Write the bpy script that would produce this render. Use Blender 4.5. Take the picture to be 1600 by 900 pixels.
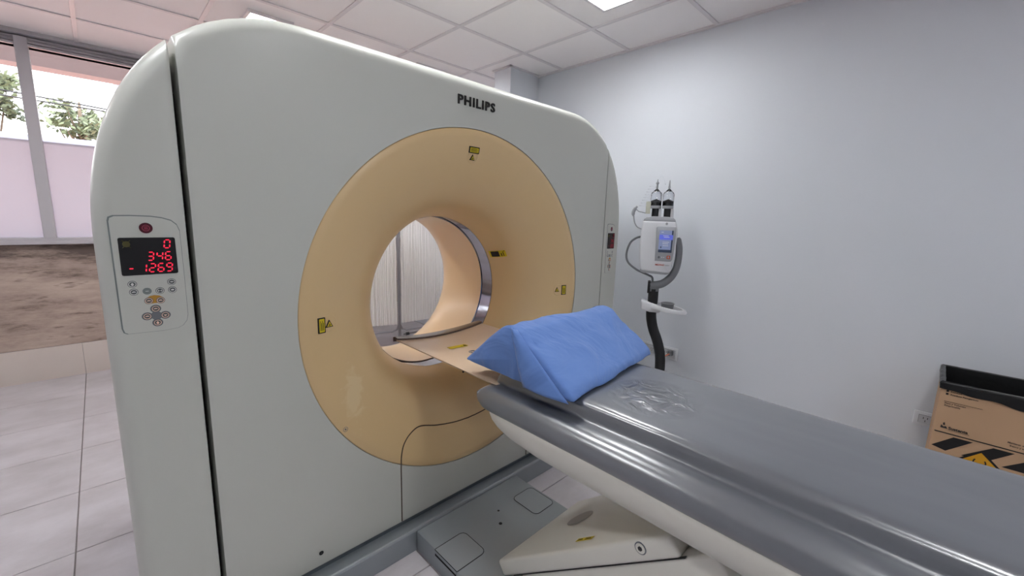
import bpy, bmesh, math, random
from math import sin, cos, pi, sqrt, radians, atan2
from mathutils import Vector, Matrix, noise

random.seed(4)
for o in list(bpy.data.objects):
    bpy.data.objects.remove(o)
SC = bpy.context.scene
COL = SC.collection

# ------------------------------------------------------------ camera
cam_d = bpy.data.cameras.new('camera')
cam = bpy.data.objects.new('camera', cam_d)
COL.objects.link(cam)
SC.camera = cam
cam_d.sensor_width = 36.0
cam_d.lens = 652.66 / 1600 * 36.0
cam_d.clip_start = 0.02
YAW, PITCH, ROLL = 0.77875977, 0.16823165, -0.02991763
fw = Vector((sin(YAW) * cos(PITCH), cos(YAW) * cos(PITCH), -sin(PITCH)))
rt = Vector((cos(YAW), -sin(YAW), 0))
dn = fw.cross(rt)
r2 = rt * cos(ROLL) + dn * sin(ROLL)
d2 = -rt * sin(ROLL) + dn * cos(ROLL)
EYE = 1.295
M = Matrix((r2, -d2, -fw)).transposed().to_4x4()
M.translation = Vector((0, 0, EYE))
cam.matrix_world = M

# ------------------------------------------------------------ world, lights, exposure
SC.view_settings.view_transform = 'Standard'
SC.view_settings.look = 'None'
SC.view_settings.gamma = 1.0
SC.view_settings.exposure = 0.45
w = bpy.data.worlds.new('sky')
SC.world = w
w.use_nodes = True
nt = w.node_tree
bg = nt.nodes['Background']
tc = nt.nodes.new('ShaderNodeTexCoord')
sep = nt.nodes.new('ShaderNodeSeparateXYZ')
rmp = nt.nodes.new('ShaderNodeValToRGB')
nt.links.new(tc.outputs['Generated'], sep.inputs[0])
nt.links.new(sep.outputs['Z'], rmp.inputs[0])
rmp.color_ramp.elements[0].position = 0.0
rmp.color_ramp.elements[0].color = (1.0, 0.97, 0.95, 1)
rmp.color_ramp.elements[1].position = 0.9
rmp.color_ramp.elements[1].color = (0.80, 0.88, 1.0, 1)
nt.links.new(rmp.outputs[0], bg.inputs[0])
bg.inputs[1].default_value = 5.0
SUN_STRENGTH = 7.0
sd = bpy.data.lights.new('sun', 'SUN')
sd.energy = SUN_STRENGTH
sd.angle = radians(1.0)
sd.color = (1.0, 0.93, 0.84)
so = bpy.data.objects.new('sun', sd)
COL.objects.link(so)
so.rotation_euler = (radians(28), radians(-30), 0)
LAMP_STRENGTH = 45.0


# ------------------------------------------------------------ helpers
def srgb(r, g, b):
    def f(c):
        c /= 255.0
        return c / 12.92 if c <= 0.04045 else ((c + 0.055) / 1.055) ** 2.4
    return (f(r), f(g), f(b), 1)


def mat(name, col, rough=0.5, metal=0.0, bump=0.0, bscale=60.0, var=0.0, vscale=3.0,
        coat=0.0, spec=0.5, emit=None, es=0.0, trans=0.0, alpha=1.0, coatr=0.1, ior=1.45):
    m = bpy.data.materials.new(name)
    m.use_nodes = True
    n = m.node_tree
    p = n.nodes['Principled BSDF']
    p.inputs['Base Color'].default_value = col
    p.inputs['Roughness'].default_value = rough
    p.inputs['Metallic'].default_value = metal
    p.inputs['Coat Weight'].default_value = coat
    p.inputs['Coat Roughness'].default_value = coatr
    p.inputs['Specular IOR Level'].default_value = spec
    p.inputs['Transmission Weight'].default_value = trans
    p.inputs['IOR'].default_value = ior
    p.inputs['Alpha'].default_value = alpha
    if emit:
        p.inputs['Emission Color'].default_value = emit
        p.inputs['Emission Strength'].default_value = es
    t = n.nodes.new('ShaderNodeTexCoord')
    if var > 0:
        nz = n.nodes.new('ShaderNodeTexNoise')
        nz.inputs['Scale'].default_value = vscale
        nz.inputs['Detail'].default_value = 6
        n.links.new(t.outputs['Object'], nz.inputs['Vector'])
        mx = n.nodes.new('ShaderNodeMix')
        mx.data_type = 'RGBA'
        mx.inputs[6].default_value = tuple(c * (1 - var) for c in col[:3]) + (1,)
        mx.inputs[7].default_value = tuple(min(1, c * (1 + var)) for c in col[:3]) + (1,)
        n.links.new(nz.outputs[0], mx.inputs[0])
        n.links.new(mx.outputs[2], p.inputs['Base Color'])
    if bump > 0:
        nb = n.nodes.new('ShaderNodeTexNoise')
        nb.inputs['Scale'].default_value = bscale
        nb.inputs['Detail'].default_value = 4
        n.links.new(t.outputs['Object'], nb.inputs['Vector'])
        b = n.nodes.new('ShaderNodeBump')
        b.inputs['Strength'].default_value = bump
        b.inputs['Distance'].default_value = 0.01
        n.links.new(nb.outputs[0], b.inputs['Height'])
        n.links.new(b.outputs[0], p.inputs['Normal'])
    return m


def link(name, me, m=None, parent=None, smooth=False, auto=None):
    o = bpy.data.objects.new(name, me)
    COL.objects.link(o)
    if m is not None and not me.materials:
        me.materials.append(m)
    if parent is not None:
        o.parent = parent
    if smooth:
        for p in me.polygons:
            p.use_smooth = True
    if auto is not None:
        me.set_sharp_from_angle(angle=radians(auto))
    return o


def mk(name, verts, faces, m=None, parent=None, smooth=False, auto=None, fixn=False):
    me = bpy.data.meshes.new(name)
    me.from_pydata([tuple(v) for v in verts], [], faces)
    if fixn:
        b = bmesh.new()
        b.from_mesh(me)
        bmesh.ops.remove_doubles(b, verts=b.verts, dist=1e-6)
        bmesh.ops.recalc_face_normals(b, faces=b.faces)
        b.to_mesh(me)
        b.free()
    me.update()
    return link(name, me, m, parent, smooth, auto)


class MB:
    def __init__(s):
        s.v = []
        s.f = []

    def add(s, v, f):
        k = len(s.v)
        s.v += [tuple(a) for a in v]
        s.f += [tuple(i + k for i in q) for q in f]

    def box(s, x0, x1, y0, y1, z0, z1, bev=0.0, seg=2):
        if bev <= 0:
            v = [(x, y, z) for x in (x0, x1) for y in (y0, y1) for z in (z0, z1)]
            s.add(v, [(0, 1, 3, 2), (4, 6, 7, 5), (0, 4, 5, 1), (2, 3, 7, 6), (0, 2, 6, 4), (1, 5, 7, 3)])
            return
        b = bmesh.new()
        r = bmesh.ops.create_cube(b, size=1.0)
        for q in r['verts']:
            q.co = Vector(((x0 + x1) / 2 + q.co.x * (x1 - x0), (y0 + y1) / 2 + q.co.y * (y1 - y0), (z0 + z1) / 2 + q.co.z * (z1 - z0)))
        bmesh.ops.bevel(b, geom=list(b.edges), offset=bev, segments=seg, affect='EDGES', profile=0.5)
        s.bm(b)

    def bm(s, b):
        b.verts.index_update()
        s.add([q.co[:] for q in b.verts], [[q.index for q in f.verts] for f in b.faces])
        b.free()

    def tube(s, pts, r, n=8, cap=True):
        pts = [Vector(p) for p in pts]
        rs = r if isinstance(r, (list, tuple)) else [r] * len(pts)
        k = len(s.v)
        u = None
        for i, p in enumerate(pts):
            a = pts[max(i - 1, 0)]
            c = pts[min(i + 1, len(pts) - 1)]
            t = (c - a).normalized()
            if u is None:
                u = t.orthogonal().normalized()
            u = (u - t * u.dot(t)).normalized()
            w_ = t.cross(u)
            for j in range(n):
                an = 2 * pi * j / n
                s.v.append(tuple(p + (u * cos(an) + w_ * sin(an)) * rs[i]))
        for i in range(len(pts) - 1):
            for j in range(n):
                a = k + i * n + j
                b = k + i * n + (j + 1) % n
                s.f.append((a, b, b + n, a + n))
        if cap:
            s.f.append(tuple(k + j for j in range(n))[::-1])
            s.f.append(tuple(k + (len(pts) - 1) * n + j for j in range(n)))

    def lathe(s, prof, c, axis='z', n=32, closed=False):
        """prof: (r, h) pairs; axis direction z or y."""
        k = len(s.v)
        for (r, h) in prof:
            for j in range(n):
                a = 2 * pi * j / n
                if axis == 'z':
                    s.v.append((c[0] + r * cos(a), c[1] + r * sin(a), c[2] + h))
                else:
                    s.v.append((c[0] + r * cos(a), c[1] + h, c[2] + r * sin(a)))
        for i in range(len(prof) - 1):
            for j in range(n):
                a = k + i * n + j
                b = k + i * n + (j + 1) % n
                s.f.append((a, b, b + n, a + n))
        if closed:
            s.f.append(tuple(k + j for j in range(n))[::-1])
            s.f.append(tuple(k + (len(prof) - 1) * n + j for j in range(n)))

    def prism(s, poly, f3, d):
        """poly 2D list, f3 maps (u,v)->Vector, extruded by vector d"""
        n = len(poly)
        a = [f3(*q) for q in poly]
        d = Vector(d)
        s.add([tuple(q) for q in a] + [tuple(Vector(q) + d) for q in a],
              [tuple(range(n))[::-1], tuple(range(n, 2 * n))] + [(i, (i + 1) % n, n + (i + 1) % n, n + i) for i in range(n)])

    def build(s, name, m, parent=None, smooth=False, auto=None, fixn=True):
        return mk(name, s.v, s.f, m, parent, smooth, auto, fixn)


def empty(name, loc, rz=0.0):
    o = bpy.data.objects.new(name, None)
    COL.objects.link(o)
    o.location = loc
    o.rotation_euler = (0, 0, rz)
    o.empty_display_size = 0.1
    return o


def tag(o, label=None, cat=None, group=None, kind=None):
    if label:
        o['label'] = label
    if cat:
        o['category'] = cat
    if group:
        o['group'] = group
    if kind:
        o['kind'] = kind
    return o


def child(o, t, label=None):
    """parent a world-space mesh to an empty that has a location/rotation: keep it in place"""
    o.parent = t
    o.matrix_parent_inverse = Matrix.Identity(4)
    mw = Matrix.Translation(t.location) @ Matrix.Rotation(t.rotation_euler.z, 4, 'Z')
    o.data.transform(mw.inverted())
    if label:
        o['label'] = label
    return o


def sub(o, p, label=None):
    """sub-part in world space, parent p is a part whose mesh was moved into its thing's frame"""
    t = p.parent
    mw = Matrix.Translation(t.location) @ Matrix.Rotation(t.rotation_euler.z, 4, 'Z')
    o.data.transform(mw.inverted())
    o.parent = p
    if label:
        o['label'] = label
    return o


def text_mesh(txt, size, extrude=0.0, bold=0.0, shear=0.0, align='LEFT', sx=1.0, spacing=1.0):
    c = bpy.data.curves.new('txt', 'FONT')
    c.body = txt
    c.size = size
    c.extrude = extrude
    c.offset = bold
    c.shear = shear
    c.space_character = spacing
    c.align_x = align
    c.resolution_u = 3
    o = bpy.data.objects.new('txt', c)
    COL.objects.link(o)
    dg = bpy.context.evaluated_depsgraph_get()
    me = bpy.data.meshes.new_from_object(o.evaluated_get(dg))
    bpy.data.objects.remove(o)
    bpy.data.curves.remove(c)
    me.materials.clear()
    me.transform(Matrix.Diagonal((sx, 1, 1, 1)))
    return me


def text_on(name, txt, origin, ux, uz, size, m, extrude=0.0, bold=0.0, align='LEFT', sx=1.0, shear=0.0, spacing=1.0):
    """text mesh in world space: reading direction ux, up direction uz"""
    me = text_mesh(txt, size, extrude, bold, shear, align, sx, spacing)
    ux = Vector(ux).normalized()
    uz = Vector(uz).normalized()
    n = ux.cross(uz)
    R = Matrix((ux, uz, n)).transposed().to_4x4()
    R.translation = Vector(origin)
    me.transform(R)
    me.name = name
    return link(name, me, m)


def rrect(x0, x1, z0, z1, r, n=5):
    if not isinstance(r, (list, tuple)):
        r = [r] * 4
    P = []
    for (cx_, cz_, a0, rr) in ((x1 - r[0], z1 - r[0], 0, r[0]), (x0 + r[1], z1 - r[1], 90, r[1]), (x0 + r[2], z0 + r[2], 180, r[2]), (x1 - r[3], z0 + r[3], 270, r[3])):
        for i in range(n + 1):
            a = radians(a0 + 90 * i / n)
            P.append((cx_ + rr * cos(a), cz_ + rr * sin(a)))
    return P


# ------------------------------------------------------------ materials
m_wall = mat('white_wall_paint', srgb(214, 217, 223), 0.55, bump=0.03, bscale=90, var=0.012, vscale=1.5)
m_ceil = mat('ceiling_panel_white', srgb(246, 241, 241), 0.8, bump=0.05, bscale=160)
m_rail = mat('ceiling_rail_white', srgb(222, 216, 218), 0.45)
m_dark = mat('dark_recess', srgb(18, 18, 20), 0.8)
m_frame = mat('grey_aluminium_frame', srgb(186, 182, 186), 0.45, metal=0.0)
m_frame_d = mat('grey_track', srgb(150, 146, 150), 0.45)
m_gantry = mat('grey_green_enamel', srgb(197, 198, 190), 0.36, bump=0.012, bscale=220, coat=0.25, coatr=0.22)
m_beige = mat('beige_plastic', srgb(218, 188, 140), 0.36, bump=0.01, bscale=200, coat=0.2, coatr=0.25)


def add_smudge(m, centre, rad, col, scale=9.0):
    """a wiped, paler smudge with a shape of its own on the plastic"""
    n = m.node_tree
    p = n.nodes['Principled BSDF']
    base = p.inputs['Base Color'].default_value[:]
    g = n.nodes.new('ShaderNodeNewGeometry')
    mp = n.nodes.new('ShaderNodeMapping')
    mp.inputs['Location'].default_value = (-centre[0], -centre[1], -centre[2])
    n.links.new(g.outputs['Position'], mp.inputs[0])
    sc = n.nodes.new('ShaderNodeVectorMath')
    sc.operation = 'DIVIDE'
    sc.inputs[1].default_value = rad
    n.links.new(mp.outputs[0], sc.inputs[0])
    ln = n.nodes.new('ShaderNodeVectorMath')
    ln.operation = 'LENGTH'
    n.links.new(sc.outputs[0], ln.inputs[0])
    nz = n.nodes.new('ShaderNodeTexNoise')
    nz.inputs['Scale'].default_value = scale
    nz.inputs['Detail'].default_value = 6
    nz.inputs['Distortion'].default_value = 1.0
    n.links.new(g.outputs['Position'], nz.inputs['Vector'])
    a = n.nodes.new('ShaderNodeMath')
    a.operation = 'MULTIPLY_ADD'
    a.inputs[1].default_value = -0.5
    n.links.new(ln.outputs['Value'], a.inputs[0])
    n.links.new(nz.outputs[0], a.inputs[2])
    mr = n.nodes.new('ShaderNodeMapRange')
    mr.inputs['From Min'].default_value = 0.12
    mr.inputs['From Max'].default_value = 0.30
    mr.inputs['To Max'].default_value = 0.45
    n.links.new(a.outputs[0], mr.inputs['Value'])
    mx = n.nodes.new('ShaderNodeMix')
    mx.data_type = 'RGBA'
    mx.inputs[6].default_value = base
    mx.inputs[7].default_value = col
    n.links.new(mr.outputs[0], mx.inputs[0])
    n.links.new(mx.outputs[2], p.inputs['Base Color'])


add_smudge(m_beige, (0.575, 1.34, 0.665), (0.055, 0.4, 0.14), srgb(232, 212, 172), 22.0)
m_liner = mat('peach_bore_plastic', srgb(244, 214, 172), 0.28, coat=0.3, coatr=0.15)
m_chrome = mat('polished_ring', srgb(165, 165, 172), 0.10, metal=1.0)
m_silver = mat('silver_grey_paint', srgb(150, 156, 160), 0.38, metal=0.25, bump=0.02, bscale=200)
m_silverd = mat('dark_silver_paint', srgb(108, 114, 120), 0.35, metal=0.3)
m_cream = mat('cream_enamel', srgb(220, 217, 207), 0.38, bump=0.015, bscale=120, var=0.02, vscale=4, coat=0.15)
m_black = mat('black_plastic', srgb(22, 22, 24), 0.4)
m_blackm = mat('matt_black_pole', srgb(30, 31, 34), 0.55)
m_yellow = mat('yellow_sticker', srgb(214, 190, 30), 0.5)
m_ink = mat('black_ink', srgb(22, 18, 14), 0.6)
m_screen = mat('black_display_glass', srgb(10, 8, 10), 0.12)
m_led = mat('red_led', srgb(200, 10, 30), 0.4, emit=(1.0, 0.02, 0.07, 1), es=0.7)
m_led_dim = mat('dim_red_led', srgb(90, 20, 28), 0.4, emit=(1.0, 0.02, 0.07, 1), es=0.12)
m_ledoff = mat('dim_yellow_icon', srgb(70, 66, 20), 0.5)
m_ring_w = mat('white_button_ring', srgb(214, 214, 210), 0.4)
m_btn = mat('dark_grey_button', srgb(88, 92, 92), 0.45)
m_btn_g = mat('mid_grey_button_and_shade', srgb(120, 128, 126), 0.45)
m_peach = mat('peach_button_ring', srgb(232, 200, 180), 0.4)
m_orangepad = mat('ochre_button_pad', srgb(186, 138, 50), 0.5)
m_maroon = mat('maroon_button', srgb(70, 8, 24), 0.3)
m_pinkicon = mat('pink_icon', srgb(190, 70, 100), 0.4)
m_wht = mat('white_plastic', srgb(216, 217, 220), 0.35)
m_lgrey = mat('light_grey_plastic', srgb(160, 162, 166), 0.4)
m_mgrey = mat('mid_grey_plastic', srgb(112, 114, 118), 0.4)
m_clear = mat('clear_syringe_plastic', (0.97, 0.98, 1, 1), 0.05, trans=1.0, ior=1.3)
m_orange = mat('orange_plastic', srgb(205, 90, 40), 0.4)
m_redtxt = mat('red_lettering', srgb(190, 70, 60), 0.5)
m_curtain = mat('white_curtain_cloth', srgb(248, 244, 243), 0.85, bump=0.1, bscale=300)
m_card = mat('brown_cardboard', srgb(186, 152, 120), 0.8, bump=0.05, bscale=120, var=0.05, vscale=8)
m_bag = mat('black_bin_bag', srgb(24, 24, 25), 0.3, bump=0.25, bscale=40)
m_blackprint = mat('black_print', srgb(24, 22, 22), 0.7)
m_yprint = mat('yellow_print', srgb(206, 150, 30), 0.7)
m_lamp = mat('lamp_diffuser', (1, 1, 1, 1), 0.5, emit=(0.96, 0.98, 1.0, 1), es=LAMP_STRENGTH)
m_iscr = mat('injector_screen', srgb(120, 130, 160), 0.15, emit=srgb(120, 130, 165), es=0.35)
m_iscr2 = mat('injector_screen_blue', srgb(90, 100, 190), 0.15, emit=srgb(90, 100, 190), es=0.4)
m_iscr3 = mat('injector_screen_dark', srgb(60, 70, 90), 0.15)
m_leaf = mat('tree_leaf', srgb(92, 100, 72), 0.6, var=0.35, vscale=1.5)
m_bark = mat('tree_bark', srgb(96, 84, 70), 0.9, bump=0.4, bscale=20)
m_pinkwall = mat('terracotta_wall', srgb(206, 172, 160), 0.8, bump=0.1, bscale=20, var=0.05)
m_copping = mat('pale_coping', srgb(120, 124, 142), 0.7)
m_ground = mat('outside_paving', srgb(206, 178, 168), 0.9, bump=0.1, bscale=20, var=0.1)


def floor_material():
    m = bpy.data.materials.new('floor_tile_porcelain')
    m.use_nodes = True
    n = m.node_tree
    p = n.nodes['Principled BSDF']
    g = n.nodes.new('ShaderNodeNewGeometry')
    n1 = n.nodes.new('ShaderNodeTexNoise')
    n1.inputs['Scale'].default_value = 3.0
    n1.inputs['Detail'].default_value = 8
    n1.inputs['Roughness'].default_value = 0.65
    mp = n.nodes.new('ShaderNodeMapping')
    mp.inputs['Scale'].default_value = (0.8, 1.3, 1.0)
    n.links.new(g.outputs['Position'], mp.inputs[0])
    n.links.new(mp.outputs[0], n1.inputs['Vector'])
    r = n.nodes.new('ShaderNodeValToRGB')
    r.color_ramp.elements[0].position = 0.3
    r.color_ramp.elements[0].color = srgb(184, 178, 180)
    r.color_ramp.elements[1].position = 0.65
    r.color_ramp.elements[1].color = srgb(210, 205, 209)
    n.links.new(n1.outputs[0], r.inputs[0])
    n.links.new(r.outputs[0], p.inputs['Base Color'])
    p.inputs['Roughness'].default_value = 0.32
    return m


def concrete_material():
    m = bpy.data.materials.new('bare_stained_concrete')
    m.use_nodes = True
    n = m.node_tree
    p = n.nodes['Principled BSDF']
    g = n.nodes.new('ShaderNodeNewGeometry')
    mp = n.nodes.new('ShaderNodeMapping')
    mp.inputs['Scale'].default_value = (0.8, 1.0, 3.4)
    n.links.new(g.outputs['Position'], mp.inputs[0])
    n1 = n.nodes.new('ShaderNodeTexNoise')
    n1.inputs['Scale'].default_value = 2.6
    n1.inputs['Detail'].default_value = 10
    n1.inputs['Roughness'].default_value = 0.72
    n.links.new(mp.outputs[0], n1.inputs['Vector'])
    # the upper band of the cast wall is darker
    sp = n.nodes.new('ShaderNodeSeparateXYZ')
    n.links.new(g.outputs['Position'], sp.inputs[0])
    mr = n.nodes.new('ShaderNodeMapRange')
    mr.inputs['From Min'].default_value = 0.72
    mr.inputs['From Max'].default_value = 0.92
    mr.inputs['To Min'].default_value = 0.0
    mr.inputs['To Max'].default_value = -0.2
    n.links.new(sp.outputs['Z'], mr.inputs['Value'])
    ad = n.nodes.new('ShaderNodeMath')
    ad.operation = 'ADD'
    n.links.new(n1.outputs[0], ad.inputs[0])
    n.links.new(mr.outputs[0], ad.inputs[1])
    r = n.nodes.new('ShaderNodeValToRGB')
    e = r.color_ramp.elements
    e[0].position = 0.30
    e[0].color = srgb(100, 86, 80)
    e[1].position = 0.62
    e[1].color = srgb(196, 177, 164)
    x = e.new(0.44)
    x.color = srgb(170, 150, 139)
    n.links.new(ad.outputs[0], r.inputs[0])
    # dark pock marks
    v = n.nodes.new('ShaderNodeTexVoronoi')
    v.inputs['Scale'].default_value = 5.0
    n.links.new(mp.outputs[0], v.inputs['Vector'])
    n3 = n.nodes.new('ShaderNodeTexNoise')
    n3.inputs['Scale'].default_value = 9
    n3.inputs['Detail'].default_value = 8
    n.links.new(mp.outputs[0], n3.inputs['Vector'])
    r3 = n.nodes.new('ShaderNodeValToRGB')
    r3.color_ramp.elements[0].position = 0.30
    r3.color_ramp.elements[0].color = (0.35, 0.32, 0.3, 1)
    r3.color_ramp.elements[1].position = 0.40
    r3.color_ramp.elements[1].color = (1, 1, 1, 1)
    n.links.new(n3.outputs[0], r3.inputs[0])
    mx = n.nodes.new('ShaderNodeMix')
    mx.data_type = 'RGBA'
    mx.blend_type = 'MULTIPLY'
    mx.inputs[0].default_value = 0.8
    n.links.new(r.outputs[0], mx.inputs[6])
    n.links.new(r3.outputs[0], mx.inputs[7])
    n.links.new(mx.outputs[2], p.inputs['Base Color'])
    b = n.nodes.new('ShaderNodeBump')
    b.inputs['Strength'].default_value = 0.4
    b.inputs['Distance'].default_value = 0.01
    n.links.new(n1.outputs[0], b.inputs['Height'])
    n.links.new(b.outputs[0], p.inputs['Normal'])
    p.inputs['Roughness'].default_value = 0.85
    return m


def vinyl_material():
    """grey vinyl under a clear film: glossy, gently wrinkled, with a crumpled spot of film"""
    m = bpy.data.materials.new('grey_vinyl')
    m.use_nodes = True
    n = m.node_tree
    p = n.nodes['Principled BSDF']
    p.inputs['Base Color'].default_value = srgb(84, 87, 93)
    p.inputs['Roughness'].default_value = 0.30
    p.inputs['Coat Weight'].default_value = 1.0
    p.inputs['Coat IOR'].default_value = 2.0
    p.inputs['Coat Roughness'].default_value = 0.26
    g = n.nodes.new('ShaderNodeNewGeometry')
    mp = n.nodes.new('ShaderNodeMapping')
    mp.inputs['Scale'].default_value = (5.0, 1.6, 3.0)
    mp.inputs['Rotation'].default_value = (0, 0, radians(35))
    n.links.new(g.outputs['Position'], mp.inputs[0])
    a = n.nodes.new('ShaderNodeTexNoise')
    a.inputs['Scale'].default_value = 1.5
    a.inputs['Detail'].default_value = 2
    n.links.new(mp.outputs[0], a.inputs['Vector'])
    b1 = n.nodes.new('ShaderNodeBump')
    b1.inputs['Strength'].default_value = 0.3
    b1.inputs['Distance'].default_value = 0.012
    n.links.new(a.outputs[0], b1.inputs['Height'])
    # crumpled film patch
    sp = n.nodes.new('ShaderNodeVectorMath')
    sp.operation = 'DISTANCE'
    sp.inputs[1].default_value = (1.07, 0.50, 0.808)
    wn = n.nodes.new('ShaderNodeTexNoise')
    wn.inputs['Scale'].default_value = 14
    wn.inputs['Detail'].default_value = 2
    n.links.new(g.outputs['Position'], wn.inputs['Vector'])
    wn.inputs['Distortion'].default_value = 2.5
    n.links.new(g.outputs['Position'], sp.inputs[0])
    mr = n.nodes.new('ShaderNodeMapRange')
    mr.inputs['From Min'].default_value = 0.04
    mr.inputs['From Max'].default_value = 0.13
    mr.inputs['To Min'].default_value = 1.0
    mr.inputs['To Max'].default_value = 0.0
    n.links.new(sp.outputs['Value'], mr.inputs['Value'])
    mu = n.nodes.new('ShaderNodeMath')
    mu.operation = 'MULTIPLY'
    n.links.new(wn.outputs[0], mu.inputs[0])
    n.links.new(mr.outputs[0], mu.inputs[1])
    b2 = n.nodes.new('ShaderNodeBump')
    b2.inputs['Strength'].default_value = 0.8
    b2.inputs['Distance'].default_value = 0.015
    n.links.new(mu.outputs[0], b2.inputs['Height'])
    n.links.new(b1.outputs[0], b2.inputs['Normal'])
    n.links.new(b2.outputs[0], p.inputs['Coat Normal'])
    n.links.new(b2.outputs[0], p.inputs['Normal'])
    return m


def cloth_material():
    m = bpy.data.materials.new('blue_surgical_cloth')
    m.use_nodes = True
    n = m.node_tree
    p = n.nodes['Principled BSDF']
    p.inputs['Base Color'].default_value = srgb(90, 124, 186)
    p.inputs['Roughness'].default_value = 0.8
    p.inputs['Sheen Weight'].default_value = 0.15
    t = n.nodes.new('ShaderNodeTexCoord')
    a = n.nodes.new('ShaderNodeTexNoise')
    a.inputs['Scale'].default_value = 5
    a.inputs['Detail'].default_value = 3
    a.inputs['Distortion'].default_value = 1.6
    n.links.new(t.outputs['Object'], a.inputs['Vector'])
    b = n.nodes.new('ShaderNodeBump')
    b.inputs['Strength'].default_value = 0.5
    b.inputs['Distance'].default_value = 0.03
    n.links.new(a.outputs[0], b.inputs['Height'])
    n.links.new(b.outputs[0], p.inputs['Normal'])
    return m


def glass_material(name, frosted=False):
    m = bpy.data.materials.new(name)
    m.use_nodes = True
    n = m.node_tree
    out = n.nodes['Material Output']
    p = n.nodes['Principled BSDF']
    if frosted:
        tr = n.nodes.new('ShaderNodeBsdfTranslucent')
        tr.inputs[0].default_value = (0.22, 0.22, 0.26, 1)
        df = n.nodes.new('ShaderNodeBsdfDiffuse')
        df.inputs[0].default_value = (0.6, 0.58, 0.62, 1)
        mx = n.nodes.new('ShaderNodeMixShader')
        mx.inputs[0].default_value = 0.25
        n.links.new(tr.outputs[0], mx.inputs[1])
        n.links.new(df.outputs[0], mx.inputs[2])
        n.links.new(mx.outputs[0], out.inputs[0])
    else:
        tr = n.nodes.new('ShaderNodeBsdfTransparent')
        tr.inputs[0].default_value = (0.96, 0.97, 0.98, 1)
        gl = n.nodes.new('ShaderNodeBsdfGlossy')
        gl.inputs['Roughness'].default_value = 0.02
        fr = n.nodes.new('ShaderNodeFresnel')
        fr.inputs[0].default_value = 1.45
        mx = n.nodes.new('ShaderNodeMixShader')
        n.links.new(fr.outputs[0], mx.inputs[0])
        n.links.new(tr.outputs[0], mx.inputs[1])
        n.links.new(gl.outputs[0], mx.inputs[2])
        n.links.new(mx.outputs[0], out.inputs[0])
    return m


m_floor = floor_material()
m_conc = concrete_material()
m_vinyl = vinyl_material()
m_cloth = cloth_material()
m_glass = glass_material('window_glass')
m_frost = glass_material('frosted_film', True)
m_skirt = mat('pale_skirting_tile', srgb(216, 204, 196), 0.4, var=0.06, vscale=4)
m_grout = mat('grout', srgb(146, 138, 136), 0.9)

# ------------------------------------------------------------ room shell
XL, XR, YB, YF, ZC = -2.35, 2.678, -2.6, 4.52, 2.425


def structure(name, bld, m, parent=None, **k):
    o = bld.build(name, m, parent, **k)
    if parent is None:
        o['kind'] = 'structure'
    return o


b = MB()
b.box(XL, XR, YB, YF, -0.12, -0.006)
floor = structure('floor', b, m_grout)
TS = 0.4735
tile_me = {}


def shared_box(key, sx, sy, z0, z1, m, bev):
    if key not in tile_me:
        q = MB()
        q.box(-sx / 2, sx / 2, -sy / 2, sy / 2, z0, z1, bev, 1)
        o = q.build('tmp', m)
        tile_me[key] = o.data
        bpy.data.objects.remove(o)
    return tile_me[key]


def cells(a0, step, lo, hi):
    k = math.floor((lo - a0) / step)
    out = []
    while a0 + k * step < hi - 1e-6:
        p, q = max(a0 + k * step, lo), min(a0 + (k + 1) * step, hi)
        if q - p > 0.03:
            out.append((p, q))
        k += 1
    return out


for (x0, x1) in cells(-0.181, TS, XL, XR):
    for (y0, y1) in cells(2.116, TS, YB, YF):
        me = shared_box(('f', round(x1 - x0, 3), round(y1 - y0, 3)), x1 - x0 - 0.004, y1 - y0 - 0.004, -0.010, 0.0, m_floor, 0.001)
        o = bpy.data.objects.new('floor_tile', me)
        COL.objects.link(o)
        o.location = ((x0 + x1) / 2, (y0 + y1) / 2, random.uniform(-0.0004, 0.0))
        o.parent = floor

b = MB()
b.box(XL - 0.1, XR + 0.1, YB - 0.1, YF + 0.1, ZC + 0.05, ZC + 0.12)
ceiling = structure('ceiling', b, m_ceil)
CXS = cells(0.01, 0.5575, XL, XR)
CYS = cells(1.65, 0.573, YB, YF)
lamp_cells = [(0.85, 3.08), (1.966, 1.345), (0.85, 1.345), (-0.265, 1.345), (0.85, -0.39), (-0.265, -0.39), (1.966, -2.1), (0.85, -2.1), (-0.265, 3.08), (-1.38, 3.08), (1.966, 3.08)]  # lamps after the visible pair are added out of view to brighten the room
for (x0, x1) in CXS:
    for (y0, y1) in CYS:
        me = shared_box(('c', round(x1 - x0, 3), round(y1 - y0, 3)), x1 - x0 - 0.006, y1 - y0 - 0.006, 0.0, 0.014, m_ceil, 0.0)
        o = bpy.data.objects.new('ceiling_panel', me)
        COL.objects.link(o)
        o.location = ((x0 + x1) / 2, (y0 + y1) / 2, ZC + 0.004)
        o.parent = ceiling
for (x0, x1) in CXS[1:]:
    b = MB()
    b.box(x0 - 0.012, x0 + 0.012, YB, YF, ZC - 0.002, ZC + 0.006, 0.001, 1)
    b.build('ceiling_rail', m_rail, ceiling)
for (y0, y1) in CYS[1:]:
    if y0 > YF - 0.05:
        continue
    b = MB()
    b.box(XL, XR, y0 - 0.012, y0 + 0.012, ZC - 0.003, ZC + 0.006, 0.001, 1)
    b.build('ceiling_rail', m_rail, ceiling)
# wall angle strips along the right wall and around the corner column
b = MB()
b.box(XR - 0.022, XR + 0.01, YB, 2.474, ZC - 0.007, ZC + 0.006)
b.box(2.335, XR, 2.452, 2.474, ZC - 0.004, ZC + 0.006)
b.box(2.335, 2.36, 2.452, 2.66, ZC - 0.004, ZC + 0.006)
b.build('ceiling_rail', m_rail, ceiling)

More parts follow.
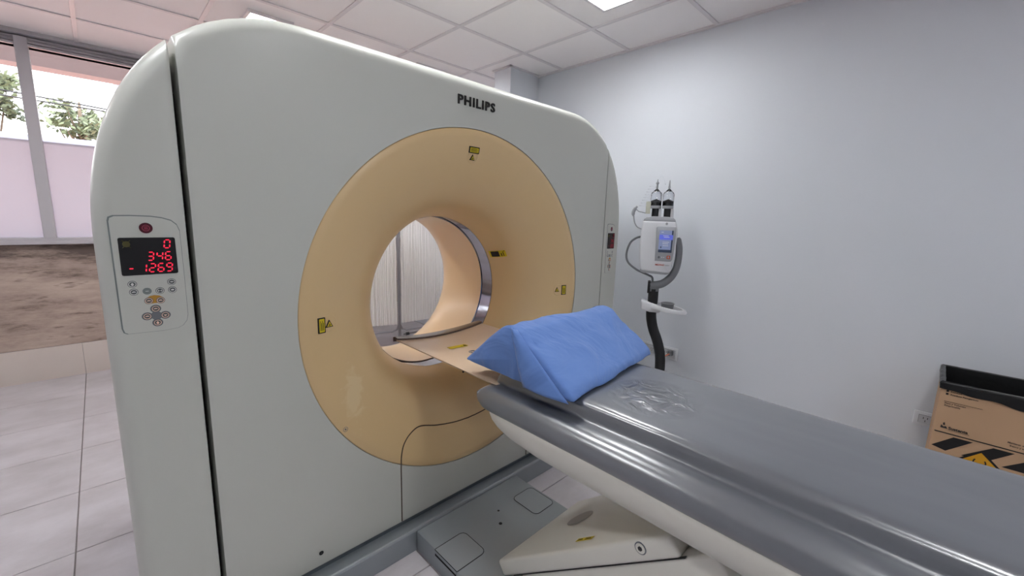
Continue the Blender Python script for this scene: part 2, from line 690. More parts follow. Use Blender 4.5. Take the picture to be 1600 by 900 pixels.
for nm, bx in (('wall_right', (XR, XR + 0.12, YB - 0.1, YF + 0.1, -0.12, ZC + 0.12)),
               ('wall_left', (XL - 0.12, XL, YB - 0.1, YF + 0.1, -0.12, ZC + 0.12)),
               ('wall_front', (XL - 0.1, XR + 0.1, YB - 0.12, YB, -0.12, ZC + 0.12))):
    b = MB()
    b.box(*bx)
    structure(nm, b, m_wall)
# corner column beside the right wall
b = MB()
b.box(2.36, XR, 2.474, 2.66, -0.006, ZC + 0.01, 0.004, 2)
structure('wall_corner_column', b, m_wall)

# window wall: concrete parapet below, frame above
WY = YF
SILL = 1.014
b = MB()
b.box(XL - 0.1, XR + 0.1, WY, WY + 0.18, -0.12, SILL)
wall_back = structure('wall_back', b, m_conc)
b = MB()
b.box(1.9, XR + 0.1, WY, WY + 0.18, SILL, ZC + 0.12)
b.box(XL - 0.1, -2.15, WY, WY + 0.18, SILL, ZC + 0.12)
b.box(-2.15, 1.9, WY + 0.03, WY + 0.18, 2.40, ZC + 0.12)
b.build('wall_plaster', m_wall, wall_back)
# pale skirting of tiles at the foot
b = MB()
base = None
b.box(XL, XR, WY - 0.012, WY, -0.006, 0.243)
base = structure('baseboard_back', b, m_grout)
for (x0, x1) in cells(-0.181, TS * 2, XL, XR):
    q = MB()
    q.box(x0 + 0.001, x1 - 0.001, WY - 0.022, WY - 0.010, -0.0055, 0.2425, 0.001, 1)
    q.build('skirting_tile', m_skirt, base)

WX0, WX1 = -2.15, 1.9
b = MB()
b.box(WX0, WX1, WY - 0.03, WY + 0.07, SILL, 1.05, 0.004, 1)
b.box(WX0, WX1, WY - 0.045, WY - 0.02, SILL - 0.012, SILL + 0.012, 0.003, 1)
for i, z in enumerate((2.335, 2.357, 2.381)):
    b.box(WX0, WX1, WY - 0.03 + 0.012 * i, WY + 0.07, z, z + 0.016, 0.003, 1)
b.box(WX0, WX1, WY + 0.0, WY + 0.07, 2.335, 2.40)
b.box(WX0, WX1, WY - 0.05, WY + 0.05, 2.403, 2.43, 0.003, 1)
b.box(WX0, WX0 + 0.06, WY - 0.02, WY + 0.06, 1.05, 2.34)
b.box(WX1 - 0.06, WX1, WY - 0.02, WY + 0.06, 1.05, 2.34)
window = structure('window_1', b, m_frame)
mull = [-1.52, -0.895, -0.259, 0.36, 0.98]
for mx in mull:
    q = MB()
    q.box(mx - 0.032, mx + 0.032, WY - 0.032, WY + 0.03, 1.045, 2.392, 0.004, 2)
    q.build('mullion', m_frame, window)
ed = [WX0 + 0.06] + mull + [WX1 - 0.06]
for i in range(len(ed) - 1):
    a, c = ed[i] + 0.03, ed[i + 1] - 0.03
    q = MB()
    q.box(a, c, WY + 0.022, WY + 0.028, 1.71, 2.345)
    q.build('glass_pane', m_glass, window)
    q = MB()
    q.v = [(a, WY + 0.020, 1.045), (c, WY + 0.020, 1.045), (c, WY + 0.020, 1.725), (a, WY + 0.020, 1.725)]
    q.f = [(0, 1, 2, 3)]
    tag(q.build('frosted_pane', m_frost, window, fixn=False), 'frosted lower window pane')

# ------------------------------------------------------------ outside
b = MB()
b.box(-14, 14, WY + 0.18, 30, -0.3, -0.12)
structure('ground_outside', b, m_ground)
b = MB()
b.box(-8, 8, 5.55, 5.75, 2.437, 2.75)
b.box(-8, 8, WY + 0.18, 5.75, 2.75, 2.85)
o = structure('trim_1', b, mat('faded_eave_paint', srgb(150, 136, 136), .8))
b = MB()
b.box(-12, 12, 9.0, 9.2, -0.12, 2.10)
bw = empty('boundary_wall', (0, 9.1, -0.12))
tag(bw, 'terracotta boundary wall with pale coping outside the window', 'wall')
child(b.build('wall_body', m_pinkwall), bw)
b = MB()
b.box(-12, 12, 8.95, 9.25, 2.10, 2.22, 0.01, 1)
child(b.build('coping', m_copping), bw, 'pale grey coping')


def tree(x, y, h, r, n, label, dens=1.0, zc=None):
    t = empty('tree', (x, y, -0.12))
    tag(t, label, 'tree', 'trees beyond the boundary wall')
    q = MB()
    zc = zc or h * 0.72
    q.tube([(x, y, -0.12), (x + 0.1, y, h * 0.3), (x - 0.05, y + 0.05, h * 0.6), (x, y, h * 0.9)], [0.14, 0.11, 0.07, 0.02], 8)
    ends = []
    for i in range(14):
        a = random.uniform(0, 2 * pi)
        e = Vector((x + cos(a) * r * random.uniform(.5, .9), y + sin(a) * r * 0.8, zc + random.uniform(-.5, .7) * r))
        s = Vector((x, y, h * random.uniform(0.35, 0.75)))
        mid = (s + e) / 2 + Vector((0, 0, -0.1))
        q.tube([s, mid, e], [0.035, 0.02, 0.006], 5)
        ends.append(e)
    child(q.build('trunk', m_bark, smooth=True), t)
    q = MB()
    cl = ends + [Vector((x + random.gauss(0, r * .45), y + random.gauss(0, r * .4), zc + random.gauss(0, r * .4))) for _ in range(16)]
    for i in range(n):
        c = random.choice(cl)
        p = c + Vector((random.gauss(0, 1), random.gauss(0, 1), random.gauss(0, .8))) * r * 0.17
        d = Vector((random.gauss(0, 1), random.gauss(0, 1), random.gauss(0, 1))).normalized()
        u = d.orthogonal().normalized() * 0.075
        d = d * 0.03
        q.add([p - u, p + d, p + u, p - d], [(0, 1, 2, 3)])
    lf = q.build('foliage', m_leaf, fixn=False)
    lf['kind'] = 'stuff'
    child(lf, t)
    return t


tree(-1.42, 13.0, 4.2, 0.50, 2600, 'tall leafy tree beyond the boundary wall, at the left edge of the window view', zc=3.3)
tree(-0.05, 12.6, 3.7, 0.46, 900, 'small loose-leaved tree beyond the wall, seen through the pane beside the scanner', zc=2.95)
for i, (za, zb) in enumerate(((3.01, 2.94), (2.93, 2.90))):
    q = MB()
    q.tube([(-9, 10.5, za + (za - zb) * 5), (-.95, 10.5, za), (0.25, 10.5, zb), (9, 10.5, zb - 0.6)], 0.012, 5)
    tag(q.build('overhead_cable', m_black), ('upper' if i == 0 else 'lower') + ' black overhead cable crossing the sky outside the window', 'cable', 'overhead cables')
q = MB()
q.tube([(0.47, 10.7, -0.12), (0.47, 10.7, 6.0)], 0.05, 8)
tag(q.build('utility_pole', m_mgrey), 'thin grey utility pole outside, against the sky beside the scanner', 'pole')

# ------------------------------------------------------------ ceiling downlights
for i, (x, y) in enumerate(lamp_cells):
    t = empty('ceiling_downlight', (x, y, ZC))
    lab = {0: 'square downlight in the ceiling above the left end of the scanner',
           1: 'square downlight in the ceiling tile at the top edge, above the bed'}.get(i, 'unseen square ceiling downlight, added to brighten the room')
    tag(t, lab, 'light', 'ceiling downlights')
    q = MB()
    s = 0.105
    for bx in ((-s - .018, -s, -s - .018, s + .018), (s, s + .018, -s - .018, s + .018), (-s, s, -s - .018, -s), (-s, s, s, s + .018)):
        q.box(x + bx[0], x + bx[1], y + bx[2], y + bx[3], ZC - 0.012, ZC + 0.0035)
    child(q.build('frame', m_rail), t)
    q = MB()
    q.box(x - s, x + s, y - s, y + s, ZC - 0.008, ZC + 0.0035)
    child(q.build('diffuser', m_lamp), t)

# ------------------------------------------------------------ CT gantry
GX, GY, GZB = 1.0925, 1.328, 0.938        # centre x, face plane, bore centre height
HW, ZT, Z0 = 1.1055, 1.813, 0.10
AC, BC, EN = 0.50, 0.61, 2.25
GD = 2.26                                  # rear plane
RD, RB = 0.6905, 0.350

outl = []                                  # right half outline from bottom to top centre (dx >= 0)
for i in range(9):
    outl.append((HW, Z0 + (ZT - BC - Z0) * i / 8))
for i in range(1, 49):
    a = pi / 2 * i / 48
    outl.append((HW - AC + AC * cos(a) ** (2 / EN), ZT - BC + BC * sin(a) ** (2 / EN)))
for i in range(1, 9):
    outl.append(((HW - AC) * (1 - i / 8), ZT))


def halfwidth(z):
    if z <= ZT - BC:
        return HW
    u = min(1, (z - (ZT - BC)) / BC)
    return HW - AC + AC * (1 - u ** EN) ** (1 / EN)


def top_z(dx):
    dx = abs(dx)
    if dx <= HW - AC:
        return ZT
    u = min(1, (dx - (HW - AC)) / AC)
    return ZT - BC + BC * (1 - u ** EN) ** (1 / EN)


def edge_profile(dx, z):
    """depth (y offset) of the face where it rolls off towards the outline"""
    dx = abs(dx)
    best = 9e9
    nz = 0
    for i in range(len(outl) - 1):
        ax, az = outl[i]
        bx, bz = outl[i + 1]
        ex, ez = bx - ax, bz - az
        L2 = ex * ex + ez * ez
        if L2 < 1e-12:
            continue
        t = max(0, min(1, ((dx - ax) * ex + (z - az) * ez) / L2))
        px, pz = ax + ex * t, az + ez * t
        d = (px - dx) ** 2 + (pz - z) ** 2
        if d < best:
            best = d
            nz = abs(ex) / sqrt(L2)
    d = sqrt(best)
    a = 0.034 + 0.006 * nz
    bdep = 0.045
    if d >= a:
        return 0.0
    k = 1 - d / a
    return bdep * (1 - sqrt(max(0, 1 - k * k)))


GAP_I, GAP_O = 0.924, 0.937
scanner = empty('ct_scanner', (GX, (GY + GD) / 2, 0))
tag(scanner, 'large grey-green CT scanner gantry with a beige ring around its round bore', 'scanner')


def front_cover():
    n = 192
    zmid = 0.95
    ring0 = []
    ring1 = []
    for j in range(n):
        a = 2 * pi * (j + 0.5) / n
        c, s = cos(a), sin(a)
        ring0.append((RD * c, GZB + RD * s))
        # ray from (0,GZB) to outer boundary
        ts = []
        if abs(c) > 1e-6:
            ts.append(GAP_I / abs(c))
        if s < 0:
            ts.append((GZB - Z0) / -s)
        t = min(ts) if ts else 9
        if s > 0:
            lo, hi = 0.0, t
            if top_z(hi * c) < GZB + hi * s:
                for _ in range(40):
                    mid = (lo + hi) / 2
                    if GZB + mid * s > top_z(mid * c):
                        hi = mid
                    else:
                        lo = mid
                t = lo
        ring1.append((t * c, GZB + t * s))
    # snap the nearest boundary vertices onto the corners
    for cx_, cz_ in ((GAP_I, Z0), (-GAP_I, Z0), (GAP_I, top_z(GAP_I)), (-GAP_I, top_z(GAP_I))):
        k = min(range(n), key=lambda j: (ring1[j][0] - cx_) ** 2 + (ring1[j][1] - cz_) ** 2)
        ring1[k] = (cx_, cz_)
    us = [0, .1, .25, .4, .5, .6, .7, .78, .83, .87, .90, .92, .94, .955, .97, .98, .988, .994, .998, 1.0]
    V = []
    for ui, u in enumerate(us):
        for j in range(n):
            x = ring0[j][0] * (1 - u) + ring1[j][0] * u
            z = ring0[j][1] * (1 - u) + ring1[j][1] * u
            y = edge_profile(x, z)
            if ui == len(us) - 1:
                y += 0.005
            V.append((GX + x, GY + y, z))
    F = []
    m_ = len(us)
    for i in range(m_ - 1):
        for j in range(n):
            a = i * n + j
            c = i * n + (j + 1) % n
            F.append((a, c, c + n, a + n))
    # side walls running back
    for y in (GY + 0.12, GY + 0.30, GD - 0.36):
        for j in range(n):
            x, _, z = V[(m_ - 1) * n + j]
            V.append((x, y, z))
        i = len(V) // n - 2
        for j in range(n):
            a = i * n + j
            c = i * n + (j + 1) % n
            F.append((a, c, c + n, a + n))
    # inner lip of the round opening
    k = len(V)
    for j in range(n):
        V.append((GX + ring0[j][0], GY + 0.03, ring0[j][1]))
    for j in range(n):
        F.append((j, (j + 1) % n, k + (j + 1) % n, k + j))
    return mk('front_cover', V, F, m_gantry, None, True, 35, True)


cover = child(front_cover(), scanner)


def side_cover(sgn):
    V = []
    nz_, nx_ = 110, 16
    ztop = 1.6735
    # highest point where the outline still lies outside the gap
    lo, hi = 1.2, ZT
    for _ in range(40):
        mid = (lo + hi) / 2
        if halfwidth(mid) > GAP_O + 0.002:
            lo = mid
        else:
            hi = mid
    ztop = lo
    rows = []
    for i in range(nz_ + 1):
        t = i / nz_
        t = 1 - (1 - t) ** 1.5
        z = Z0 + (ztop - Z0) * t
        W = halfwidth(z)
        row = []
        for j in range(nx_ + 1):
            s = j / nx_
            s = 1 - (1 - s) ** 2.0
            dx = GAP_O + (W - GAP_O) * s
            y = edge_profile(dx, z)
            if j == 0:
                y += 0.004
            row.append((GX + sgn * dx, GY + y, z))
        rows.append(row)
    F = []
    for r in rows:
        V += r
    w_ = nx_ + 1
    for i in range(nz_):
        for j in range(nx_):
            a = i * w_ + j
            F.append((a, a + 1, a + w_ + 1, a + w_))
    # outer wall back, inner wall back
    for col_, yb in ((nx_, GD - 0.06), (0, GD - 0.3)):
        prev = [i * w_ + col_ for i in range(nz_ + 1)]
        for y in (GY + 0.16, (GY + yb) / 2, yb):
            k = len(V)
            for i in range(nz_ + 1):
                x, _, z = V[i * w_ + col_]
                V.append((x, y, z))
            cur = list(range(k, k + nz_ + 1))
            for i in range(nz_):
                F.append((prev[i], prev[i + 1], cur[i + 1], cur[i]))
            prev = cur
    return mk('side_cover', V, F, m_gantry, None, True, 40, True)


side_l = child(side_cover(-1), scanner)
side_r = child(side_cover(1), scanner)

# rear cover with round hole, dark strips standing in for shade behind the cover gaps
n = 96
V, F = [], []
for j in range(n):
    a = 2 * pi * (j + .5) / n
    V.append((GX + 0.62 * cos(a), GD, GZB + 0.62 * sin(a)))
for j in range(n):
    a = 2 * pi * (j + .5) / n
    c, s = cos(a), sin(a)
    lo, hi = 0.6, 2.0
    for _ in range(40):
        mid = (lo + hi) / 2
        x, z = mid * c, GZB + mid * s
        if z < Z0 or abs(x) > HW - 0.03 or (z > ZT - BC and z > top_z(min(abs(x), HW)) - 0.03):
            hi = mid
        else:
            lo = mid
    V.append((GX + lo * c, GD, GZB + lo * s))
k = len(V)
for j in range(n):
    V.append((V[n + j][0], GD - 0.35, V[n + j][2]))
for i in range(2):
    for j in range(n):
        a, c = i * n + j, i * n + (j + 1) % n
        F.append((a, c, c + n, a + n))
child(mk('rear_cover', V, F, m_gantry, None, True, 35, True), scanner)
for s in (-1, 1):
    q = MB()
    x0, x1 = GX + s * 0.905, GX + s * 0.955
    q.box(min(x0, x1), max(x0, x1), GY + 0.10, GD - 0.38, 0.06, 1.58)
    child(q.build('gap_shade_strip', m_dark), scanner)

# flared funnel around the bore
PROF = [(.6895, .010), (.6895, .004), (.686, .001), (.66, .003), (.62, .008), (.57, .020), (.52, .036), (.475, .058), (.44, .084), (.41, .115),
        (.388, .148), (.372, .185), (.361, .225), (.354, .262), (.350, .284)]


def flare_y(r):
    for i in range(2, len(PROF) - 1):
        (r0, y0), (r1, y1) = PROF[i], PROF[i + 1]
        if r0 >= r >= r1:
            return y0 + (y1 - y0) * (r0 - r) / (r0 - r1)
    return 0.0


q = MB()
q.lathe(PROF, (GX, GY, GZB), 'y', 160)
funnel = child(q.build('bore_funnel', m_beige, None, True, 50), scanner, 'beige flared ring around the bore')
q = MB()
q.lathe([(.350, .284), (.3535, .286), (.3535, .370), (.350, .372)], (GX, GY, GZB), 'y', 128)
ringo = child(q.build('bore_ring', m_chrome, None, True, 50), scanner, 'polished metal ring inside the bore')
q = MB()
q.lathe([(.350, .372), (.350, .45), (.350, .62), (.353, .67), (.362, .715), (.38, .76), (.41, .80), (.46, .85), (.53, .895), (.62, .932)], (GX, GY, GZB), 'y', 128)
child(q.build('bore_liner', m_liner, None, True, 50), scanner, 'peach-coloured inner wall of the bore')
q = MB()
q.lathe([(.3495, .282), (.3515, .288)], (GX, GY, GZB), 'y', 128)
q.lathe([(.3495, .370), (.3515, .376)], (GX, GY, GZB), 'y', 128)
sub(q.build('dark_edge', m_black, None, True), ringo)

# seam of the lower access panel, a narrow groove line
seam = [(0.741, 0.103), (0.741, 0.25), (0.741, 0.34), (0.744, 0.387), (0.756, 0.428), (0.784, 0.46), (0.827, 0.475), (0.906, 0.452), (0.993, 0.436), (1.072, 0.431)]


def catmull(P, k=6):
    out = []
    for i in range(len(P) - 1):
        p0, p1, p2, p3 = P[max(i - 1, 0)], P[i], P[i + 1], P[min(i + 2, len(P) - 1)]
        for j in range(k):
            t = j / k
            out.append(tuple(0.5 * ((2 * p1[d]) + (-p0[d] + p2[d]) * t + (2 * p0[d] - 5 * p1[d] + 4 * p2[d] - p3[d]) * t * t +
                                    (-p0[d] + 3 * p1[d] - 3 * p2[d] + p3[d]) * t ** 3) for d in range(len(p1))))
    out.append(P[-1])
    return out


def seam_pt(x, z):
    # (x, z) as read on the face plane; slide along the view of the face onto the curved funnel
    X, Z, y = x, z, 0.0
    for _ in range(12):
        r = sqrt((X - GX) ** 2 + (Z - GZB) ** 2)
        y = flare_y(r) if r < 0.69 else 0.0
        k = (GY + y) / GY
        X, Z = x * k, EYE + (z - EYE) * k
    return (X, GY + y - 0.0005, Z)


sp = [seam_pt(*p) for p in catmull(seam)]
right = [(2 * GX - p[0], p[1], p[2]) for p in sp][::-1]
mid = (sp[-1], right[0])
q = MB()
q.tube(sp + right, 0.0023, 6)
child(q.build('panel_seam', mat('seam_shadow_brown', srgb(74, 62, 48), .8)), scanner, 'dark seam of the lower access panel')

# raised lettering
tm = text_on('brand_lettering', 'PHILIPS', (0.9965, GY + 0.018, 1.7065), (1, 0, 0.0), (0, 0, 1), 0.046, m_ink, extrude=0.002, bold=0.0011, sx=1.0, spacing=1.16)
bb = [v.co.x for v in tm.data.vertices]
k_ = 0.184 / (max(bb) - min(bb))
for v in tm.data.vertices:
    v.co.x = 0.9965 + (v.co.x - min(bb)) * k_
    v.co.y = v.co.y - 0.018 + edge_profile(v.co.x - GX, v.co.z) - 0.004
child(tm, scanner, 'dark raised lettering')

# small bolt holes
for (x, z, r) in ((0.435, 0.146, 0.0075), (2 * GX - 0.435, 0.146, 0.0075)):
    q = MB()
    q.lathe([(0.0005, -0.0008), (r, -0.0008), (r, 0.002)], (x, GY, z), 'y', 16)
    child(q.build('bolt_hole', m_black), scanner)


# laser warning stickers and dimples on the funnel
def flare_frame(x, z):
    """point on funnel and a local frame there"""
    def P(a, c):
        r = sqrt((a - GX) ** 2 + (c - GZB) ** 2)
        return Vector((a, GY + flare_y(r), c))
    o = P(x, z)
    ux = (P(x + .004, z) - P(x - .004, z)).normalized()
    uz = (P(x, z + .004) - P(x, z - .004)).normalized()
    return o, ux, uz, ux.cross(uz).normalized()


def sticker_rect(x, z, w_, h_, rows, vertical):
    o, ux, uz, nn = flare_frame(x, z)
    f3 = lambda e: (lambda a, c: o + ux * a + uz * c + nn * e)
    q = MB()
    q.prism(rrect(-w_ / 2, w_ / 2, -h_ / 2, h_ / 2, .001, 2), f3(0.0035), nn * -0.004)
    s = child(q.build('warning_sticker', m_ink), scanner, 'yellow warning sticker with black border')
    q = MB()
    e = min(w_, h_) * 0.14
    q.prism(rrect(-w_ / 2 + e, w_ / 2 - e, -h_ / 2 + e, h_ / 2 - e, .001, 2), f3(0.0041), nn * -0.001)
    sub(q.build('sticker_face', m_yellow), s)
    q = MB()
    for i in range(rows):
        t = (i + 0.5) / rows - 0.5
        if vertical:
            c = t * (w_ - 3.2 * e)
            q.prism([(c - .0007, -h_ * .33), (c + .0007, -h_ * .33), (c + .0007, h_ * .30 - .006 * (i % 2)), (c - .0007, h_ * .30 - .006 * (i % 2))], f3(0.0046), nn * -0.0008)
        else:
            c = t * (h_ - 3.2 * e)
            q.prism([(-w_ * .34, c - .0007), (w_ * .34 - .006 * (i % 2), c - .0007), (w_ * .34 - .006 * (i % 2), c + .0007), (-w_ * .34, c + .0007)], f3(0.0046), nn * -0.0008)
    sub(q.build('sticker_print', m_ink), s)


def sticker_tri(x, z, sz):
    o, ux, uz, nn = flare_frame(x, z)
    f3 = lambda e: (lambda a, c: o + ux * a + uz * c + nn * e)
    T = lambda k: [(-sz * k * .5, -sz * k * .4), (sz * k * .5, -sz * k * .4), (0, sz * k * .52)]
    q = MB()
    q.prism(T(1.0), f3(0.004), nn * -0.004)
    s = child(q.build('warning_triangle', m_ink), scanner, 'small black-edged yellow warning triangle')
    q = MB()
    q.prism([(a, c - sz * .02) for a, c in T(.68)], f3(0.0046), nn * -0.001)
    sub(q.build('triangle_face', m_yellow), s)
    q = MB()
    q.prism([(sz * .09 * cos(2 * pi * i / 8), -sz * .12 + sz * .09 * sin(2 * pi * i / 8)) for i in range(8)], f3(0.0052), nn * -0.0008)
    for i in range(4):
        a = radians(20 + 90 * i)
        q.prism([(cos(a + b_) * r_ * sz, -sz * .12 + sin(a + b_) * r_ * sz) for b_, r_ in ((-.15, .1), (-.1, .22), (.1, .22), (.15, .1))], f3(0.0052), nn * -0.0008)
    sub(q.build('triangle_mark', m_ink), s)


def dimple(x, z, r):
    """shallow round finger recess beside a sticker"""
    o, ux, uz, nn = flare_frame(x, z)
    q = MB()
    N = 28
    k = 0
    prof = [(1.08, -0.0002), (1.0, 0.0016), (.9, 0.0008), (.6, 0.0006), (.02, 0.0005)]
    for (rr, e) in prof:
        for j in range(N):
            a = 2 * pi * j / N
            q.v.append(tuple(o + ux * cos(a) * r * rr + uz * sin(a) * r * rr + nn * e))
    for i in range(len(prof) - 1):
        for j in range(N):
            a, c = i * N + j, i * N + (j + 1) % N
            q.f.append((a, c, c + N, a + N))
    child(q.build('sticker_dimple', m_beige, None, True), scanner)


def slide(x, z):
    p = seam_pt(x, z)
    return p[0], p[2]


x, z = slide(1.072, 1.523)
dimple(x, z, .026)
x, z = slide(1.0785, 1.549)
sticker_rect(x, z, .050, .025, 4, False)
x, z = slide(1.069, 1.519)
sticker_tri(x, z, .024)
x, z = slide(0.496, 0.944)
dimple(x, z, .026)
x, z = slide(0.471, 0.940)
sticker_rect(x, z, .024, .050, 4, True)
x, z = slide(0.494, 0.942)
sticker_tri(x, z, .026)
x, z = slide(1.640, 0.936)
dimple(x, z, .028)
x, z = slide(1.684, 0.932)
sticker_rect(x, z, .028, .050, 4, True)
x, z = slide(1.629, 0.938)
sticker_tri(x, z, .026)
# sticker just outside the ring on the upper right of the bore
x, z = GX + .355 * cos(radians(27)), GZB + .355 * sin(radians(27))


def funnel_sticker(ang, r0, r1, wd):
    def P(t, u):
        r = r0 + (r1 - r0) * t
        a = radians(ang) + u * wd / r
        return Vector((GX + r * cos(a), GY + flare_y(r), GZB + r * sin(a)))
    for (nm, a0, a1, mm, e) in (('warning_sticker', 0, 1, m_yellow, .0012), ('sticker_print', .1, .9, m_ink, .0018)):
        q = MB()
        N = 6
        if nm == 'sticker_print':
            rng = [(.08, .5, -.42, .42), (.60, .66, -.38, .1), (.74, .80, -.38, .3), (.82, .92, .34, .44)]
        else:
            rng = [(0, 1, -.5, .5)]
        for (t0, t1, u0, u1) in rng:
            k = len(q.v)
            for i in range(N + 1):
                for u in (u0, u1):
                    p = P(t0 + (t1 - t0) * i / N, u)
                    c = Vector((GX, p.y, GZB))
                    q.v.append(tuple(p + (c - p).normalized() * e + Vector((0, -e, 0))))
            for i in range(N):
                a = k + 2 * i
                q.f.append((a, a + 1, a + 3, a + 2))
        if nm == 'warning_sticker':
            s = child(q.build(nm, mm), scanner, 'curved yellow and black warning sticker beside the bore ring')
        else:
            sub(q.build(nm, mm), s)


funnel_sticker(28.5, .3535, .380, .036)
# small round screw cap low on the funnel
o_, ux, uz, nn = flare_frame(*slide(0.534, 0.565))
q = MB()
for j in range(20):
    pass
q.tube([o_ + ux * .008 * cos(2 * pi * j / 20) + uz * .008 * sin(2 * pi * j / 20) + nn * .0005 for j in range(21)], 0.0008, 5, False)
q.prism([(.0035 * cos(j * pi / 4), .0035 * sin(j * pi / 4)) for j in range(8)], lambda a, c: o_ + ux * a + uz * c + nn * .001, nn * -.002)
child(q.build('screw_cap', m_mgrey), scanner)

# base rail along the foot of the gantry
q = MB()
RY = 1.265
prof = [(RY, 0.0), (RY, 0.083), (RY + .003, 0.089), (RY + .008, 0.0915), (RY + .014, 0.0905), (RY + .020, 0.070), (GY + .05, 0.066), (GY + .05, 0.0)]
RX0, RX1 = -0.005, 2 * GX + 0.005
q.prism(prof, lambda a, c: Vector((RX0, a, c)), (RX1 - RX0, 0, 0))
child(q.build('base_rail', m_silver), scanner, 'silver-grey base rail along the foot')
q = MB()
q.box(RX0, RX1, GY + .02, GD - .05, 0.0, 0.098)
child(q.build('base_frame', m_silverd), scanner)


# control panel (built for the left cap, repeated mirrored in place on the right)
def seven(q, f3, x, z, w_, h_, ch, e, t=.0026, slant=0.12):
    segs = {'0': 'abcdef', '1': 'bc', '2': 'abged', '3': 'abgcd', '4': 'fgbc', '6': 'afgedc', '9': 'abcdfg', '-': 'g'}[ch]
    g_ = .0012
    def hseg(zc):
        return [(x + g_, zc), (x + g_ + t / 2, zc + t / 2), (x + w_ - g_ - t / 2, zc + t / 2), (x + w_ - g_, zc), (x + w_ - g_ - t / 2, zc - t / 2), (x + g_ + t / 2, zc - t / 2)]
    def vseg(xc, z0, z1):
        return [(xc, z0 + g_), (xc + t / 2, z0 + g_ + t / 2), (xc + t / 2, z1 - g_ - t / 2), (xc, z1 - g_), (xc - t / 2, z1 - g_ - t / 2), (xc - t / 2, z0 + g_ + t / 2)]
    zm = z + h_ / 2
    D = {'a': hseg(z + h_), 'g': hseg(zm), 'd': hseg(z), 'b': vseg(x + w_, zm, z + h_), 'c': vseg(x + w_, z, zm),
         'f': vseg(x, zm, z + h_), 'e': vseg(x, z, zm)}
    for s in segs:
        q.prism([(a + (c - z) * slant, c) for a, c in D[s]], f3, (0, -e, 0))


def oval(x, z, a, c, n=18):
    return [(x + a * cos(2 * pi * i / n), z + c * sin(2 * pi * i / n)) for i in range(n)]


